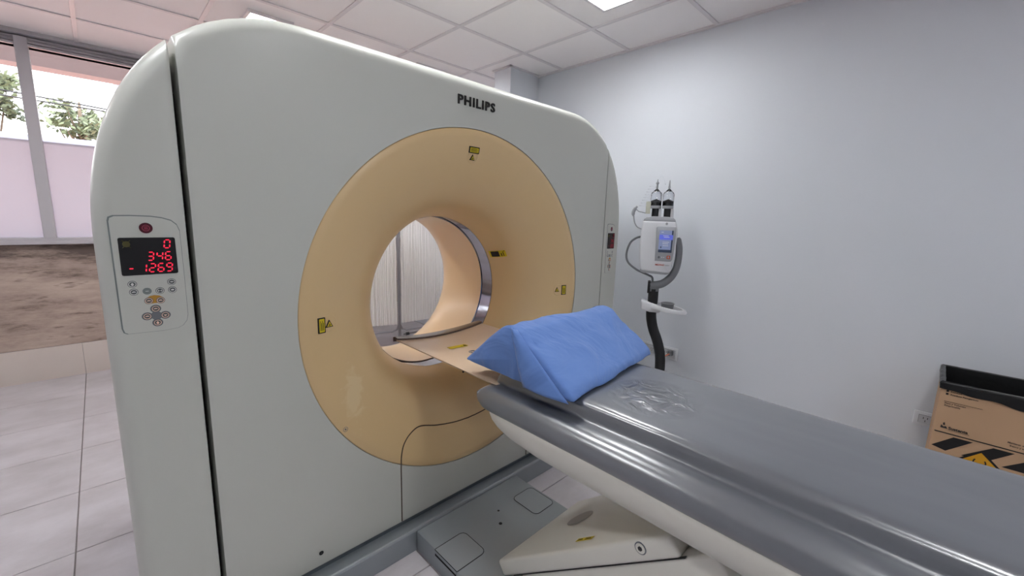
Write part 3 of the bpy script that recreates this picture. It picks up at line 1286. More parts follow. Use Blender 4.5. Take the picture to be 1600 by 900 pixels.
def control_panel(dx, lit):
    kx = 1.0 if lit else 0.66          # the right-hand panel is a narrower version
    f = lambda yy: (lambda a, c: Vector((.016 + (a - .016) * kx + dx, GY + yy, c)))
    led = m_led if lit else m_led_dim
    out = [(0.016, 1.258), (0.018, 1.266), (0.026, 1.270), (0.054, 1.271), (0.090, 1.270), (0.110, 1.267), (0.127, 1.261), (0.137, 1.251), (0.1415, 1.236), (0.142, 1.145),
           (0.1415, 1.024), (0.138, 1.009), (0.130, 0.998), (0.120, 0.9925), (0.092, 0.990), (0.026, 0.992), (0.020, 0.996), (0.0175, 1.006)]
    if dx > 1:
        dxm = dx
    cxm, czm = 0.079, 1.13
    q = MB()
    q.prism([(cxm + (a - cxm) * 1.03 - .0010, czm + (c - czm) * 1.012 + .0010) for a, c in out], f(-0.0008), (0, 0.006, 0))  # grey border, wider at top and left, paints the shade of the recess
    rim = child(q.build('control_panel', m_btn_g), scanner, 'control panel with red display and buttons, recess shade painted as a grey border')
    q = MB()
    q.prism(out, f(-0.0012), (0, 0.005, 0))
    sub(q.build('panel_face', m_gantry), rim)
    q = MB()
    q.prism(rrect(0.027, 0.131, 1.132, 1.221, 0.004, 3), f(-0.0026), (0, 0.003, 0))
    sub(q.build('display', m_screen), rim, 'black display with red figures 0, 346 and -1269')
    q = MB()
    h_, w_ = .0195, .0105
    for ch, x, z in (('0', .1085, 1.1955),
                     ('3', .0755, 1.1665), ('4', .0925, 1.1665), ('6', .1085, 1.1665),
                     ('1', .060, 1.1385), ('2', .0765, 1.1385), ('6', .0925, 1.1385), ('9', .1085, 1.1385), ('-', .0385, 1.1385)):
        seven(q, f(-.0028), x, z, w_, h_, ch, .0006)
    fg = sub(q.build('display_figures', led), rim, 'glowing red seven-segment figures')
    fg['kind'] = 'stuff'
    q = MB()
    q.prism(oval(.041, 1.206, .007, .0072), f(-.0028), (0, -.0003, 0))
    q.prism([(.033, 1.197), (.035, 1.197), (.049, 1.215), (.047, 1.215)], f(-.0030), (0, -.0003, 0))
    q.prism([(.033, 1.215), (.035, 1.215), (.049, 1.197), (.047, 1.197)], f(-.0030), (0, -.0003, 0))
    sub(q.build('display_icon', m_ledoff), rim)
    # large maroon stop button
    q = MB()
    q.prism(oval(.079, 1.2435, .0125, .0125, 24), f(-.003), (0, .004, 0))
    s = sub(q.build('stop_button', m_maroon), rim, 'round maroon stop button')
    q = MB()
    q.tube([f(-.0032)(*p) for p in oval(.079, 1.2435, .0068, .0068, 20)] + [f(-.0032)(.079 + .0068, 1.2435)], .0005, 4, False)
    q.prism([(.0755, 1.2405), (.0825, 1.2405), (.0825, 1.2413), (.0755, 1.2413)], f(-.0032), (0, -.0004, 0))
    q.prism([(.0755, 1.2432), (.0825, 1.2432), (.0825, 1.244), (.0755, 1.244)], f(-.0032), (0, -.0004, 0))
    q.prism([(.0755, 1.246), (.0825, 1.246), (.0825, 1.2468), (.0755, 1.2468)], f(-.0032), (0, -.0004, 0))
    sub(q.build('button_icon', m_pinkicon), rim)
    # pads behind grouped buttons
    q = MB()
    q.prism([(.062, 1.067), (.064, 1.074), (.072, 1.0795), (.080, 1.081), (.090, 1.079), (.097, 1.073), (.099, 1.066), (.094, 1.061), (.080, 1.061), (.066, 1.060)], f(-.0018), (0, .002, 0))
    sub(q.build('button_pad', m_orangepad), rim, 'ochre pad behind two buttons')
    q = MB()
    for (x, z) in ((.080, 1.047), (.063, 1.030), (.097, 1.029), (.081, 1.012)):
        q.prism(oval(x, z, .0105, .0098), f(-.0016), (0, .002, 0))
    q.prism([(.080, 1.045), (.095, 1.030), (.081, 1.014), (.065, 1.030)], f(-.0017), (0, .002, 0))
    sub(q.build('arrow_pad', m_mgrey), rim, 'grey cross pad behind four arrow buttons')
    btn = [(.043, 1.111, 0), (.044, 1.092, 1), (.116, 1.111, 2), (.116, 1.091, 3), (.068, 1.092, 9), (.092, 1.091, 4),
           (.069, 1.068, 5), (.091, 1.067, 6), (.080, 1.047, 5), (.063, 1.030, 6), (.097, 1.029, 7), (.081, 1.012, 8)]
    for (x, z, ic) in btn:
        pe = z < 1.08
        q = MB()
        q.prism(oval(x, z, .0085, .0082), f(-.0024), (0, .002, 0))
        s = sub(q.build('button', m_btn_g if ic == 9 else m_btn), rim)
        if ic != 9:
            q = MB()
            pts = [f(-.0027)(*p) for p in oval(x, z, .0066, .0062, 20)]
            q.tube(pts + [pts[0]], .0009, 4, False)
            w_ = .0038
            k = f(-.0026)
            if ic in (0, 8):
                q.prism([(x - .0012, z - w_), (x + .0012, z - w_), (x + .003, z), (x, z + w_), (x - .003, z)], k, (0, -.0005, 0))
            elif ic in (1, 5, 6):
                q.prism([(x - w_, z - .0008), (x + w_, z - .0008), (x + w_, z + .0004), (x, z + .002), (x - w_, z + .0004)], k, (0, -.0005, 0))
            elif ic == 2:
                q.prism([(x - w_, z - .0006), (x + w_, z - .0006), (x + w_, z + .0006), (x - w_, z + .0006)], k, (0, -.0005, 0))
                q.prism(oval(x, z, .0015, .0015, 8), k, (0, -.0006, 0))
            elif ic == 3:
                q.prism(oval(x, z, .0035, .002, 10), k, (0, -.0005, 0))
            elif ic == 4:
                q.prism([(x - w_, z - .0024), (x - w_ + .0012, z - .0024), (x - w_ + .0012, z + .0024), (x - w_, z + .0024)], k, (0, -.0005, 0))
                q.prism([(x + w_ - .0012, z - .0024), (x + w_, z - .0024), (x + w_, z + .0024), (x + w_ - .0012, z + .0024)], k, (0, -.0005, 0))
                q.prism([(x - w_, z - .0005), (x + w_, z - .0005), (x + w_, z + .0005), (x - w_, z + .0005)], k, (0, -.0005, 0))
            else:
                q.prism([(x - w_, z + .001), (x + w_, z + .001), (x, z - .003)], k, (0, -.0005, 0))
            sub(q.build('button_icon', m_peach if pe else m_ring_w), rim)
        else:
            q = MB()
            q.prism([(x - .003, z - .0006), (x + .003, z - .0006), (x + .003, z + .0006), (x - .003, z + .0006)], f(-.0025), (0, -.0003, 0))
            sub(q.build('button_icon', m_ring_w), rim)


control_panel(0.0, True)
control_panel(2 * GX - 0.147, False)

# ------------------------------------------------------------ patient table
TX = 1.0925
table = empty('patient_table', (TX, -0.2, 0))
tag(table, 'long patient table with grey vinyl pad on a cream scissor-lift base before the scanner', 'table')


def wnoise(x, y, s, seed=0.0):
    return noise.noise(Vector((x * s, y * s, seed)))


def sweep(name, prof, ys, xf, m, smooth=True, auto=40, capnear=True):
    """prof list of (off,z); rows at ys via xf(off,z,i,y)->(x,y,z); closed ring profile"""
    V, F = [], []
    n = len(prof)
    for i, y in enumerate(ys):
        for (o_, z) in prof:
            V.append(xf(o_, z, i, y))
    for i in range(len(ys) - 1):
        for j in range(n):
            a, c = i * n + j, i * n + (j + 1) % n
            F.append((a, c, c + n, a + n))
    F.append(tuple(range(n)))
    F.append(tuple((len(ys) - 1) * n + j for j in range(n))[::-1])
    return mk(name, V, F, m, None, smooth, auto, True)


# pad profile: flat top, rounded rim, crease, sloping shoulder rolling down over the tray
half = [(0.0, .808), (.03, .808), (.06, .808), (.09, .808), (.12, .808), (.15, .808), (.168, .8078), (.182, .8068), (.192, .804), (.199, .799), (.203, .792), (.205, .783), (.2065, .772),
        (.2085, .7645), (.214, .7625), (.226, .7635), (.242, .7645), (.258, .7625), (.272, .757), (.284, .747), (.291, .735), (.295, .722), (.2955, .712), (.292, .706), (.285, .7035), (.25, .703), (.1, .703)]
prof = [(-a, z) for a, z in half[::-1]][:-1] + [(a + (.014 if .16 < a < .24 and z > .76 else 0), z) for a, z in half]
PE = 0.9605
ys = []
NR = .052
for i in range(9):
    ys.append(('n', pi / 2 * (1 - i / 8)))
y = PE - NR
while y > -1.45:
    y -= 0.0125
    ys.append(('b', y))


def pad_xf(o_, z, i, y):
    if y[0] == 'n':
        a = y[1]
        k = 0.12 + 0.88 * cos(a) ** .8 if a < pi / 2 else 0.12
        zc = 0.7515
        yy = PE - NR + NR * sin(a)
        return (TX + o_ * (1 - 0.03 * (1 - cos(a))), yy, zc + (z - zc) * k)
    yy = y[1]
    w_ = 0
    if z > .706:
        fade = min(1, (PE - NR - yy) / 0.12)
        edge = 1 if abs(o_) < .2 else 0.6
        w_ = (wnoise(o_ + .6 * yy, yy * .4, 4.0, 3.1) * .0022 + wnoise(o_, yy, 11, 1.7) * .0006) * fade * edge
        if abs(abs(o_) - .2) < .05:
            w_ += wnoise(yy, o_, 9, 7) * .0008 * fade
        if w_ > 0.004:
            w_ = .004
    return (TX + o_ + (wnoise(yy, z * .2, 3, 9) * .0015 if abs(o_) > .2 else 0), yy, z + w_)


pad = child(sweep('mattress_pad', prof, ys, pad_xf, m_vinyl, True, 60), table, 'grey vinyl pad under clear film')

# cream tray below the pad
th = [(0, .712), (.2, .712), (.286, .712), (.2915, .706), (.2915, .69), (.289, .672), (.284, .655), (.276, .638), (.264, .622), (.25, .610), (.232, .604), (.21, .602), (.1, .602)]
tprof = [(-a, z) for a, z in th[::-1]][:-1] + th


def tray_end(z):
    # prow shape: the underside starts further back
    t = max(0, min(1, (.712 - z) / .11))
    return 0.915 - 0.035 * t - 0.22 * t ** 4


tys = [0, .012, .03, .06, .12, .3, .5, .8, 1.0]


def tray_xf(o_, z, i, y):
    e = tray_end(z)
    sx = 1.0
    if i == 0:
        sx = .955
    elif i == 1:
        sx = .985
    return (TX + o_ * sx, e + (-1.45 - e) * y, z)


child(sweep('tray', tprof, tys, tray_xf, m_cream, True, 50), table, 'cream enamel tray below the pad')
# sliding table top board reaching into the bore
V, F = [], []
nb = 24
bys = [1.562, 1.552, 1.3, 1.1, .93]
for y in bys:
    for j in range(nb + 1):
        t = -1 + 2 * j / nb
        V.append((TX + .2345 * t, y, .765 - .020 * (1 - t * t)))
k = len(V)
for y in bys:
    for j in range(nb + 1):
        t = -1 + 2 * j / nb
        V.append((TX + .2345 * t * .99, y, .765 - .020 * (1 - t * t) - (.006 + .012 * (1 - abs(t) ** 6))))
w_ = nb + 1
for i in range(len(bys) - 1):
    for j in range(nb):
        a = i * w_ + j
        F.append((a, a + 1, a + w_ + 1, a + w_))
        F.append((k + a + w_, k + a + w_ + 1, k + a + 1, k + a))
    for j in (0, nb):
        a = i * w_ + j
        F.append((a, a + w_, k + a + w_, k + a))
for j in range(nb):
    F.append((j, j + 1, k + j + 1, k + j))
    a = (len(bys) - 1) * w_ + j
    F.append((a, a + 1, k + a + 1, k + a))
board = child(mk('sliding_board', V, F, mat('peach_board', srgb(222, 196, 168), 0.35, coat=.2), None, True, 50, True), table, 'pale peach sliding board reaching into the bore')
V, F = [], []
for (y, dz) in ((1.552, -.001), (1.551, .008), (1.590, .011), (1.606, .006), (1.606, -.014)):
    for j in range(nb + 1):
        t = -1 + 2 * j / nb
        V.append((TX + .2345 * t, y - .018 * (t * t) * (1 if y > 1.57 else 0), .765 - .020 * (1 - t * t) + dz))
for i in range(4):
    for j in range(nb):
        a = i * w_ + j
        F.append((a, a + 1, a + w_ + 1, a + w_))
child(mk('end_strip', V, F, mat('dark_end_strip', srgb(88, 72, 66), 0.2, coat=.4), None, True, 50, False), table, 'dark strip along the board end')
q = MB()
q.prism(rrect(.990, 1.082, 1.352, 1.380, .002, 2), lambda a, c: Vector((a, c, .765 - .020 * (1 - ((a - TX) / .2345) ** 2) + .0012)), (0, 0, .0006))
s = sub(q.build('board_sticker', m_yellow), board, 'yellow sticker')
q = MB()
for i in range(3):
    q.box(.997, 1.055 - .01 * i, 1.358 + .007 * i, 1.361 + .007 * i, .7475, .7482)
q.prism([(1.062, 1.357), (1.078, 1.357), (1.07, 1.374)], lambda a, c: Vector((a, c, .7474)), (0, 0, .0008))
sub(q.build('sticker_print', m_ink), board)
q = MB()
for rr in (.016, .009):
    q.tube([(1.045 + rr * cos(2 * pi * j / 20), 1.275 + rr * sin(2 * pi * j / 20), .7468) for j in range(21)], .0014, 5, False)
sub(q.build('board_mark', m_mgrey), board)
q = MB()
q.tube([(TX - .2355, 1.10, .758), (TX - .232, 1.10, .758)], .0035, 10)
sub(q.build('screw', m_black), board)

# scissor-lift covers: inclined shells
AS = 0.8
nrm = Vector((0, AS, 1)).normalized()


def arm_poly(off, y0, y1, th):
    """side outline in the y-z plane of an inclined slab; off = drop of its top plane"""
    z = lambda y: .142 + AS * (.90 - y) - off
    a, c = Vector((0, y0, z(y0))), Vector((0, y1, z(y1)))
    return [a, c, c - nrm * th, a - nrm * th]


def slab(name, x0, x1, off, y0, y1, th, m, bev=.008, seg=3):
    P = arm_poly(off, y0, y1, th)
    bm_ = bmesh.new()
    va = [bm_.verts.new((x0, p.y, p.z)) for p in P]
    vb = [bm_.verts.new((x1, p.y, p.z)) for p in P]
    bm_.faces.new(va)
    bm_.faces.new(vb[::-1])
    for i in range(4):
        bm_.faces.new((va[i], vb[i], vb[(i + 1) % 4], va[(i + 1) % 4]))
    bmesh.ops.recalc_face_normals(bm_, faces=bm_.faces)
    bmesh.ops.bevel(bm_, geom=list(bm_.edges), offset=bev, segments=seg, affect='EDGES', profile=.5)
    q_ = MB()
    q_.bm(bm_)
    return q_.build(name, m, None, True, 40)


arm1 = child(slab('lift_cover', .862, 1.318, 0.0, .905, .34, .052, m_cream, .010), table, 'inclined cream cover of the scissor lift')
arm2 = child(slab('lift_cover', .868, 1.312, .066, .80, .24, .10, m_cream, .008), table, 'lower cream cover of the scissor lift')
q = MB()
q.prism([(.83, .1055), (.30, .5295), (.30, .5270), (.83, .103)], lambda a, c: Vector((.866, a, c + .026)), (.01, 0, 0))
sub(q.build('cover_seam', m_black), arm1)
# bolt with recessed socket on the side of the cover
q = MB()


def disc_x(q, x, y, z, r, d, n=20):
    q.prism([(r * cos(2 * pi * i / n), r * sin(2 * pi * i / n)) for i in range(n)], lambda a, c: Vector((x, y + a, z + c)), (-d, 0, 0))


by, bz = .404, .514
disc_x(q, .863, by, bz, .0155, .002)
bolt = sub(q.build('bolt', m_mgrey), arm1)
q = MB()
disc_x(q, .861, by, bz, .0125, .0015)
sub(q.build('bolt_washer', m_cream), arm1)
q = MB()
disc_x(q, .8596, by, bz, .0062, .001, 6)
sub(q.build('bolt_socket', m_black), arm1)


def on_arm(x, y, e=.0012):
    return Vector((x, y, .142 + AS * (.90 - y))) + nrm * e


va_ = Vector((0, -1, AS)).normalized()
q = MB()
c0 = on_arm(1.10, .742)
q.prism(oval(0, 0, .050, .050, 32), lambda a, c: c0 + Vector((1, 0, 0)) * a + va_ * c, nrm * .0006)
sub(q.build('cover_cap', mat('grey_oval_cap', srgb(172, 166, 160), .4)), arm1, 'oval grey cap')
q = MB()
c0 = on_arm(.915, .597)
ax_ = Vector((.35, 0, 0)) + va_ * .94
q.prism([(-.034, -.008), (.034, -.008), (.034, .010), (-.034, .010)], lambda a, c: c0 + (Vector((0, 0, 0)) + va_ * a) + Vector((1, 0, 0)) * c, nrm * .0006)
sub(q.build('warning_sticker', m_yellow), arm1, 'yellow warning sticker')
q = MB()
for (a0, a1, c_) in ((-.028, -.006, -.003), (-.028, -.010, .003), (.004, .028, -.003), (.004, .024, .003)):
    q.prism([(a0, c_ - .0012), (a1, c_ - .0012), (a1, c_ + .0012), (a0, c_ + .0012)], lambda a, c: c0 + va_ * a + Vector((1, 0, 0)) * c + nrm * .0008, nrm * .0004)
sub(q.build('sticker_print', m_ink), arm1)
# crossing inner arms and column below the tray
q = MB()
q.box(.90, 1.285, -.75, .02, .54, .603, .01, 2)
child(q.build('support_frame', m_silverd), table)

# silver floor plate with the two covers
q = MB()
q.box(.767, 1.304, -.85, 1.262, 0.0, .085, .004, 2)
base_plate = child(q.build('base_plate', m_silver, None, True, 35), table, 'silver-grey floor plate')
for (x0, x1, y0, y1) in ((.7655, .899, 1.004, 1.138), (1.174, 1.292, 1.008, 1.150)):
    q = MB()
    P = rrect(x0, x1, y0, y1, .022, 4)
    if x0 < .8:
        P = rrect(x0, x1, y0, y1, [.022, .003, .003, .022], 4)
        q.prism([(x0 - .0015, y0 + .004), (x0 + .02, y0 + .004), (x0 + .02, y1 - .004), (x0 - .0015, y1 - .004)], lambda a, c: Vector((a, c, .0855)), (0, 0, -.012))
    q.prism(P, lambda a, c: Vector((a, c, .0845)), (0, 0, .0016))
    pl_ = child(q.build('access_cover', m_silver), table, 'square access cover with a dark joint')
    q = MB()
    pts = [(a, c, .0858) for a, c in P]
    q.tube(pts + [pts[0]], .0013, 5, False)
    if x0 < .8:
        q.prism([(.0, .0), (.01, 0), (.01, .13), (0, .13)], lambda a, c: Vector((.7655, y0 + .004 + c * .98, .073 - a)), (-.0006, 0, 0))
    sub(q.build('cover_joint', m_dark), pl_)
for (x, y, r) in ((1.034, 1.073, .007), (1.078, 1.133, .005)):
    q = MB()
    q.lathe([(.0005, .0006), (r, .0006), (r, -.001)], (x, y, .085), 'z', 14)
    child(q.build('plate_hole', m_black), table)

# ------------------------------------------------------------ blue wedge
WX0_, WX1_ = .858, 1.388
ZB = .8105
sec = [(1.050, 0.0, .014), (1.078, .004, .010), (1.062, .018, .010), (.925, .143, .022), (.880, .160, .022), (.838, .150, .014), (.634, .028, .012), (.620, .006, .008), (.640, .0, .008)]


def rounded(P, n=4):
    out = []
    N = len(P)
    for i in range(N):
        p = Vector(P[i][:2])
        a = Vector(P[i - 1][:2])
        c = Vector(P[(i + 1) % N][:2])
        r = min(P[i][2], (a - p).length * .45, (c - p).length * .45)
        s = p + (a - p).normalized() * r
        e = p + (c - p).normalized() * r
        for k in range(n + 1):
            t = k / n
            out.append(s * (1 - t) ** 2 + p * 2 * t * (1 - t) + e * t * t)
    return out


rp = rounded(sec)
# refine long edges
fine = []
for i in range(len(rp)):
    a, c = rp[i], rp[(i + 1) % len(rp)]
    L = (c - a).length
    k = max(1, int(L / .012))
    for j in range(k):
        fine.append(a.lerp(c, j / k))
V, F = [], []
NX = 56
cen = Vector((.855, .06))
nf = len(fine)
xs = [-3, -2, -1] + list(range(NX + 1)) + [NX + 1, NX + 2, NX + 3]
for xi in xs:
    k = 1.0
    if xi < 0:
        x = WX0_ - {-1: .006, -2: .010, -3: .011}[xi]
        k = {-1: .975, -2: .90, -3: .02}[xi]
    elif xi > NX:
        x = WX1_ + {1: .004, 2: .006, 3: .006}[xi - NX]
        k = {1: .985, 2: .93, 3: .02}[xi - NX]
    else:
        x = WX0_ + (WX1_ - WX0_) * xi / NX
    for p in fine:
        py = cen.x + (p.x - cen.x) * k
        pz = cen.y + (p.y - cen.y) * k
        hfrac = max(0, pz / .16)
        # front and back feet spread slightly askew; the right side ends a little nearer the head end
        sx = (x - WX0_) / (WX1_ - WX0_)
        yy = py + (.060 * sx if py < .86 else -.02 * sx) * (1 - hfrac)
        lean = .012 * hfrac
        xx = x + (lean if xi <= 2 else 0) - (lean * 1.6 if xi >= NX - 2 else 0)
        wv = wnoise(x * 1.2 + py * .8, py + pz * 1.5, 7, 2.2) * .008 + wnoise(x - py, py + pz, 18, 5.2) * .005
        cr = 0
        # two crease lines across the sloping face
        d1 = abs((x - 1.10) + (py - .80) * .45)
        cr += .0035 * max(0, 1 - d1 / .012)
        d2 = abs(pz - .118 + (x - 1.1) * .02)
        if .846 > py > .7:
            cr -= .003 * max(0, 1 - d2 / .01) * (1 if x < 1.28 else 0)
        if pz > .004:
            nn = Vector((0, p.x - cen.x, (p.y - cen.y) * 2)).normalized()
            yy += nn.y * (wv + cr) * .8
            pzz = pz + nn.z * (wv + cr)
        else:
            pzz = pz
        V.append((xx, yy, ZB + max(0, pzz)))
for i in range(len(xs) - 1):
    for j in range(nf):
        a, c = i * nf + j, i * nf + (j + 1) % nf
        F.append((a, c, c + nf, a + nf))
F.append(tuple(range(nf)))
F.append(tuple((len(xs) - 1) * nf + j for j in range(nf)))
wedge = empty('wedge_cushion', (1.12, .85, ZB))
tag(wedge, 'triangular wedge cushion wrapped in blue cloth on the end of the table', 'cushion')
wb = child(mk('cushion_body', V, F, m_cloth, None, True, 60, True), wedge)
# folded flap of cloth on the visible end
V, F = [], []
A = [Vector((.872, .866, ZB + .156)), Vector((.846, .812, ZB + .05)), Vector((.8455, .785, ZB + .0005))]
B = [Vector((.869, .850, ZB + .150)), Vector((.847, .72, ZB + .068)), Vector((.8465, .628, ZB + .0005))]
nu, nv = 10, 16
for i in range(nv + 1):
    t = i / nv
    def bez(P):
        return P[0] * (1 - t) ** 2 + P[1] * 2 * t * (1 - t) + P[2] * t * t
    a, c = bez(A), bez(B)
    for j in range(nu + 1):
        u = j / nu
        p = a.lerp(c, u)
        p.x -= .009 * (1 - u) + .006 * sin(u * pi) + .003 + wnoise(u * 2, t * 3, 2.0, 4) * .004 * (1 - u)
        V.append(p)
for i in range(nv):
    for j in range(nu):
        a = i * (nu + 1) + j
        F.append((a, a + 1, a + nu + 2, a + nu + 1))
fl = mk('cloth_fold', V, F, m_cloth, None, True, 60, False)
mod = fl.modifiers.new('thick', 'SOLIDIFY')
mod.thickness = .003
child(fl, wedge)

# ------------------------------------------------------------ contrast injector on its stand
IP = Vector((2.25, 1.19, 0))
ir = Vector((.466, -.885, 0)).normalized()
inj = empty('contrast_injector', (2.30, 1.10, 0), atan2(ir.y, ir.x))
tag(inj, 'white dual-syringe contrast injector on a black pole beside the right wall', 'medical injector')
inn = Vector((ir.y, -ir.x, 0))          # toward the viewer side (front)
if inn.dot(Vector((-1, -.5, 0))) < 0:
    inn = -inn


def I(u, z, d=0.0):
    """injector face coordinates: u across, z up, d toward the front"""
    return IP + ir * u + inn * d + Vector((0, 0, z))


def iprism(q, poly, d0, d1):
    q.prism(poly, lambda a, c: I(a, c, d0), inn * (d1 - d0))


def ibody(name, poly, d0, d1, m, bev=.006, seg=3):
    q_ = MB()
    iprism(q_, poly, d0, d1)
    bm_ = bmesh.new()
    me = bpy.data.meshes.new('t')
    me.from_pydata(q_.v, [], q_.f)
    bm_.from_mesh(me)
    bmesh.ops.recalc_face_normals(bm_, faces=bm_.faces)
    es = [e for e in bm_.edges if len(e.link_faces) == 2 and e.calc_face_angle(0) > radians(40)]
    bmesh.ops.bevel(bm_, geom=es, offset=bev, segments=seg, affect='EDGES', profile=.5)
    q2 = MB()
    q2.bm(bm_)
    bpy.data.meshes.remove(me)
    return q2.build(name, m, None, True, 40)


headp = catmull([(-.026, 1.298), (-.030, 1.25), (-.033, 1.17), (-.030, 1.09), (-.022, 1.02), (.0, 1.008), (.07, 1.004), (.13, 1.002), (.146, 1.012), (.158, 1.09), (.167, 1.20), (.165, 1.25), (.154, 1.296)], 3)
head = child(ibody('injector_head', headp, -.10, .0, m_wht, .010, 3), inj, 'white injector head')
q = ibody('top_band', [(-.024, 1.294), (.152, 1.292), (.149, 1.306), (.138, 1.316), (.11, 1.322), (.03, 1.323), (-.008, 1.317), (-.022, 1.306)], -.095, -.004, m_lgrey, .004, 2)
sub(q, head, 'grey top band')
q = ibody('bottom_band', [(-.022, 1.018), (-.018, 1.002), (.0, .996), (.125, .992), (.142, .998), (.147, 1.016)], -.095, -.003, m_lgrey, .004, 2)
sub(q, head, 'grey bottom band')
bz = ibody('screen_bezel', catmull([(.051, 1.258), (.058, 1.267), (.10, 1.267), (.150, 1.266), (.157, 1.255), (.157, 1.18), (.152, 1.10), (.147, 1.076), (.13, 1.071), (.064, 1.071), (.056, 1.080), (.054, 1.17)], 2), -.002, .005, m_lgrey, .002, 2)
sub(bz, head, 'light grey screen surround')
q = MB()
iprism(q, [(.070, 1.121), (.143, 1.121), (.144, 1.246), (.070, 1.246)], .004, .006)
sub(q.build('touch_screen', m_iscr), head, 'lit bluish touch screen')
q = MB()
iprism(q, [(.070, 1.193), (.1435, 1.193), (.1437, 1.221), (.070, 1.221)], .0058, .0065)
sub(q.build('screen_band', m_iscr2), head)
q = MB()
iprism(q, [(.070, 1.121), (.143, 1.121), (.143, 1.137), (.070, 1.137)], .0058, .0065)
iprism(q, [(.135, 1.137), (.143, 1.137), (.144, 1.246), (.136, 1.246)], .0058, .0063)
iprism(q, oval(.083, 1.150, .004, .006, 8), .0058, .0063)
sub(q.build('screen_keys', m_iscr3), head)
q = MB()
for (u, z, ww) in ((.09, 1.214, .03), (.095, 1.206, .03), (.09, 1.178, .035), (.09, 1.169, .03), (.092, 1.158, .03), (.08, 1.234, .012)):
    iprism(q, [(u, z), (u + ww, z), (u + ww, z + .003), (u, z + .003)], .0064, .0068)
tx_ = sub(q.build('screen_text', m_wht), head)
tx_['kind'] = 'stuff'
q = MB()
iprism(q, rrect(.119, .138, 1.085, 1.104, .004, 3), .004, .0065)
s = sub(q.build('orange_button', m_orange), head, 'orange button')
q = MB()
iprism(q, rrect(.124, .133, 1.089, 1.100, .002, 2), .006, .0072)
sub(q.build('button_icon', m_lgrey), head)
q = MB()
iprism(q, oval(.077, 1.0925, .006, .0075, 12), .004, .0065)
sub(q.build('grey_button', m_mgrey), head, 'dark grey button')
q = MB()
for u in (.093, .104):
    iprism(q, oval(u, 1.093, .003, .003, 8), .004, .0058)
sub(q.build('indicator', m_wht), head)
q = MB()
iprism(q, oval(.104, 1.283, .0065, .0075, 12), -.001, .0015)
sub(q.build('head_mark', m_lgrey), head)
t1 = text_on('lettering', 'MEDRAD', I(.060, 1.0445, .0012), ir, (0, 0, 1), .012, m_redtxt, bold=.0003, sx=1.05)
sub(t1, head, 'small red and grey lettering under the screen')
t2 = text_on('lettering', 'Stellant', I(.114, 1.0445, .0012), ir, (0, 0, 1), .010, m_mgrey, sx=.8)
sub(t2, head)

# two syringes
for k, (u, tip) in enumerate(((.037, True), (.103, False))):
    dd = -.05
    c = I(u, 0, dd)
    R_ = .0305
    q = MB()
    q.lathe([(R_, 1.375), (R_, 1.448), (R_ * .9, 1.456), (.008, 1.476), (.0045, 1.480), (.004, 1.50)], (c.x, c.y, 0), 'z', 28)
    q.lathe([(.0025, 1.50), (.0028, 1.48), (.006, 1.474), (R_ * .86, 1.4545), (R_ - .0015, 1.448), (R_ - .0015, 1.375)], (c.x, c.y, 0), 'z', 28)
    s = child(q.build('syringe', m_clear, None, True, 60), inj, 'clear plastic syringe with black plunger')
    q = MB()
    q.lathe([(.0005, 1.420), (R_ - .003, 1.403), (R_ - .002, 1.398), (R_ - .002, 1.384), (.0005, 1.384)], (c.x, c.y, 0), 'z', 28)
    sub(q.build('plunger', m_black, None, True, 40), s)
    q = MB()
    q.lathe([(.0005, 1.384), (R_ - .001, 1.384), (R_ + .001, 1.381), (R_ + .001, 1.372), (R_ - .001, 1.368), (.0005, 1.368)], (c.x, c.y, 0), 'z', 28)
    sub(q.build('collar', m_lgrey, None, True, 40), s)
    q = MB()
    q.lathe([(.0005, 1.368), (.019, 1.368), (.019, 1.315), (.0005, 1.315)], (c.x, c.y, 0), 'z', 24)
    sub(q.build('plunger_rod', m_black, None, True, 40), s)
    q = MB()
    cc = I(u + .026, 1.34, dd + .01)
    q.box(cc.x - .005, cc.x + .005, cc.y - .008, cc.y + .008, 1.315, 1.368, .002, 1)
    sub(q.build('side_clip', m_wht), s)
    q = MB()
    if tip:
        q.lathe([(.004, 1.478), (.006, 1.49), (.0045, 1.503), (.009, 1.508), (.009, 1.514), (.004, 1.518), (.002, 1.532)], (c.x, c.y, 0), 'z', 12)
    else:
        q.lathe([(.004, 1.478), (.007, 1.486), (.005, 1.50), (.0025, 1.527)], (c.x, c.y, 0), 'z', 12)
    sub(q.build('tip_cap', m_lgrey, None, True), s)
# syringe heater box, hose and coiled line
q = MB()
q = ibody('heater_box', [(-.016, 1.337), (.010, 1.337), (.010, 1.406), (-.016, 1.406)], -.06, -.03, mat('pale_beige_plastic', srgb(196, 196, 180), .5), .003, 2)
child(q, inj, 'pale beige box beside the left syringe')
q = MB()
q.tube([I(u, z, -.04) for u, z in catmull([(-.065, 1.378), (-.074, 1.366), (-.084, 1.348), (-.084, 1.332), (-.080, 1.325)], 3)], [.006] * 3 + [.010] * 7 + [.008] * 3, 10)
child(q.build('hose_grip', m_lgrey, None, True, 50), inj, 'grey hose grip')
q = MB()
q.tube([I(u, z, -.04) for u, z in catmull([(-.014, 1.340), (-.035, 1.345), (-.055, 1.350), (-.070, 1.362)], 4)], .003, 8)
q.tube([I(u, z, -.04) for u, z in catmull([(-.080, 1.325), (-.074, 1.29), (-.058, 1.262), (-.030, 1.248)], 4)], .004, 8)
child(q.build('heater_hose', m_lgrey, None, True), inj)
pts = []
for i in range(220):
    t = i / 219
    a = t * 2 * pi * 8
    pts.append(I(-.035 + .055 * t + .022 * cos(a), 1.375 + .125 * t, -.045 + .022 * sin(a)))
pts += [I(.03 + .05 * s_, 1.50 + .05 * sin(s_ * 3.1), -.045) for s_ in (.1, .3, .5, .7, .9, 1.0)]
q = MB()
q.tube(pts, .0011, 5)
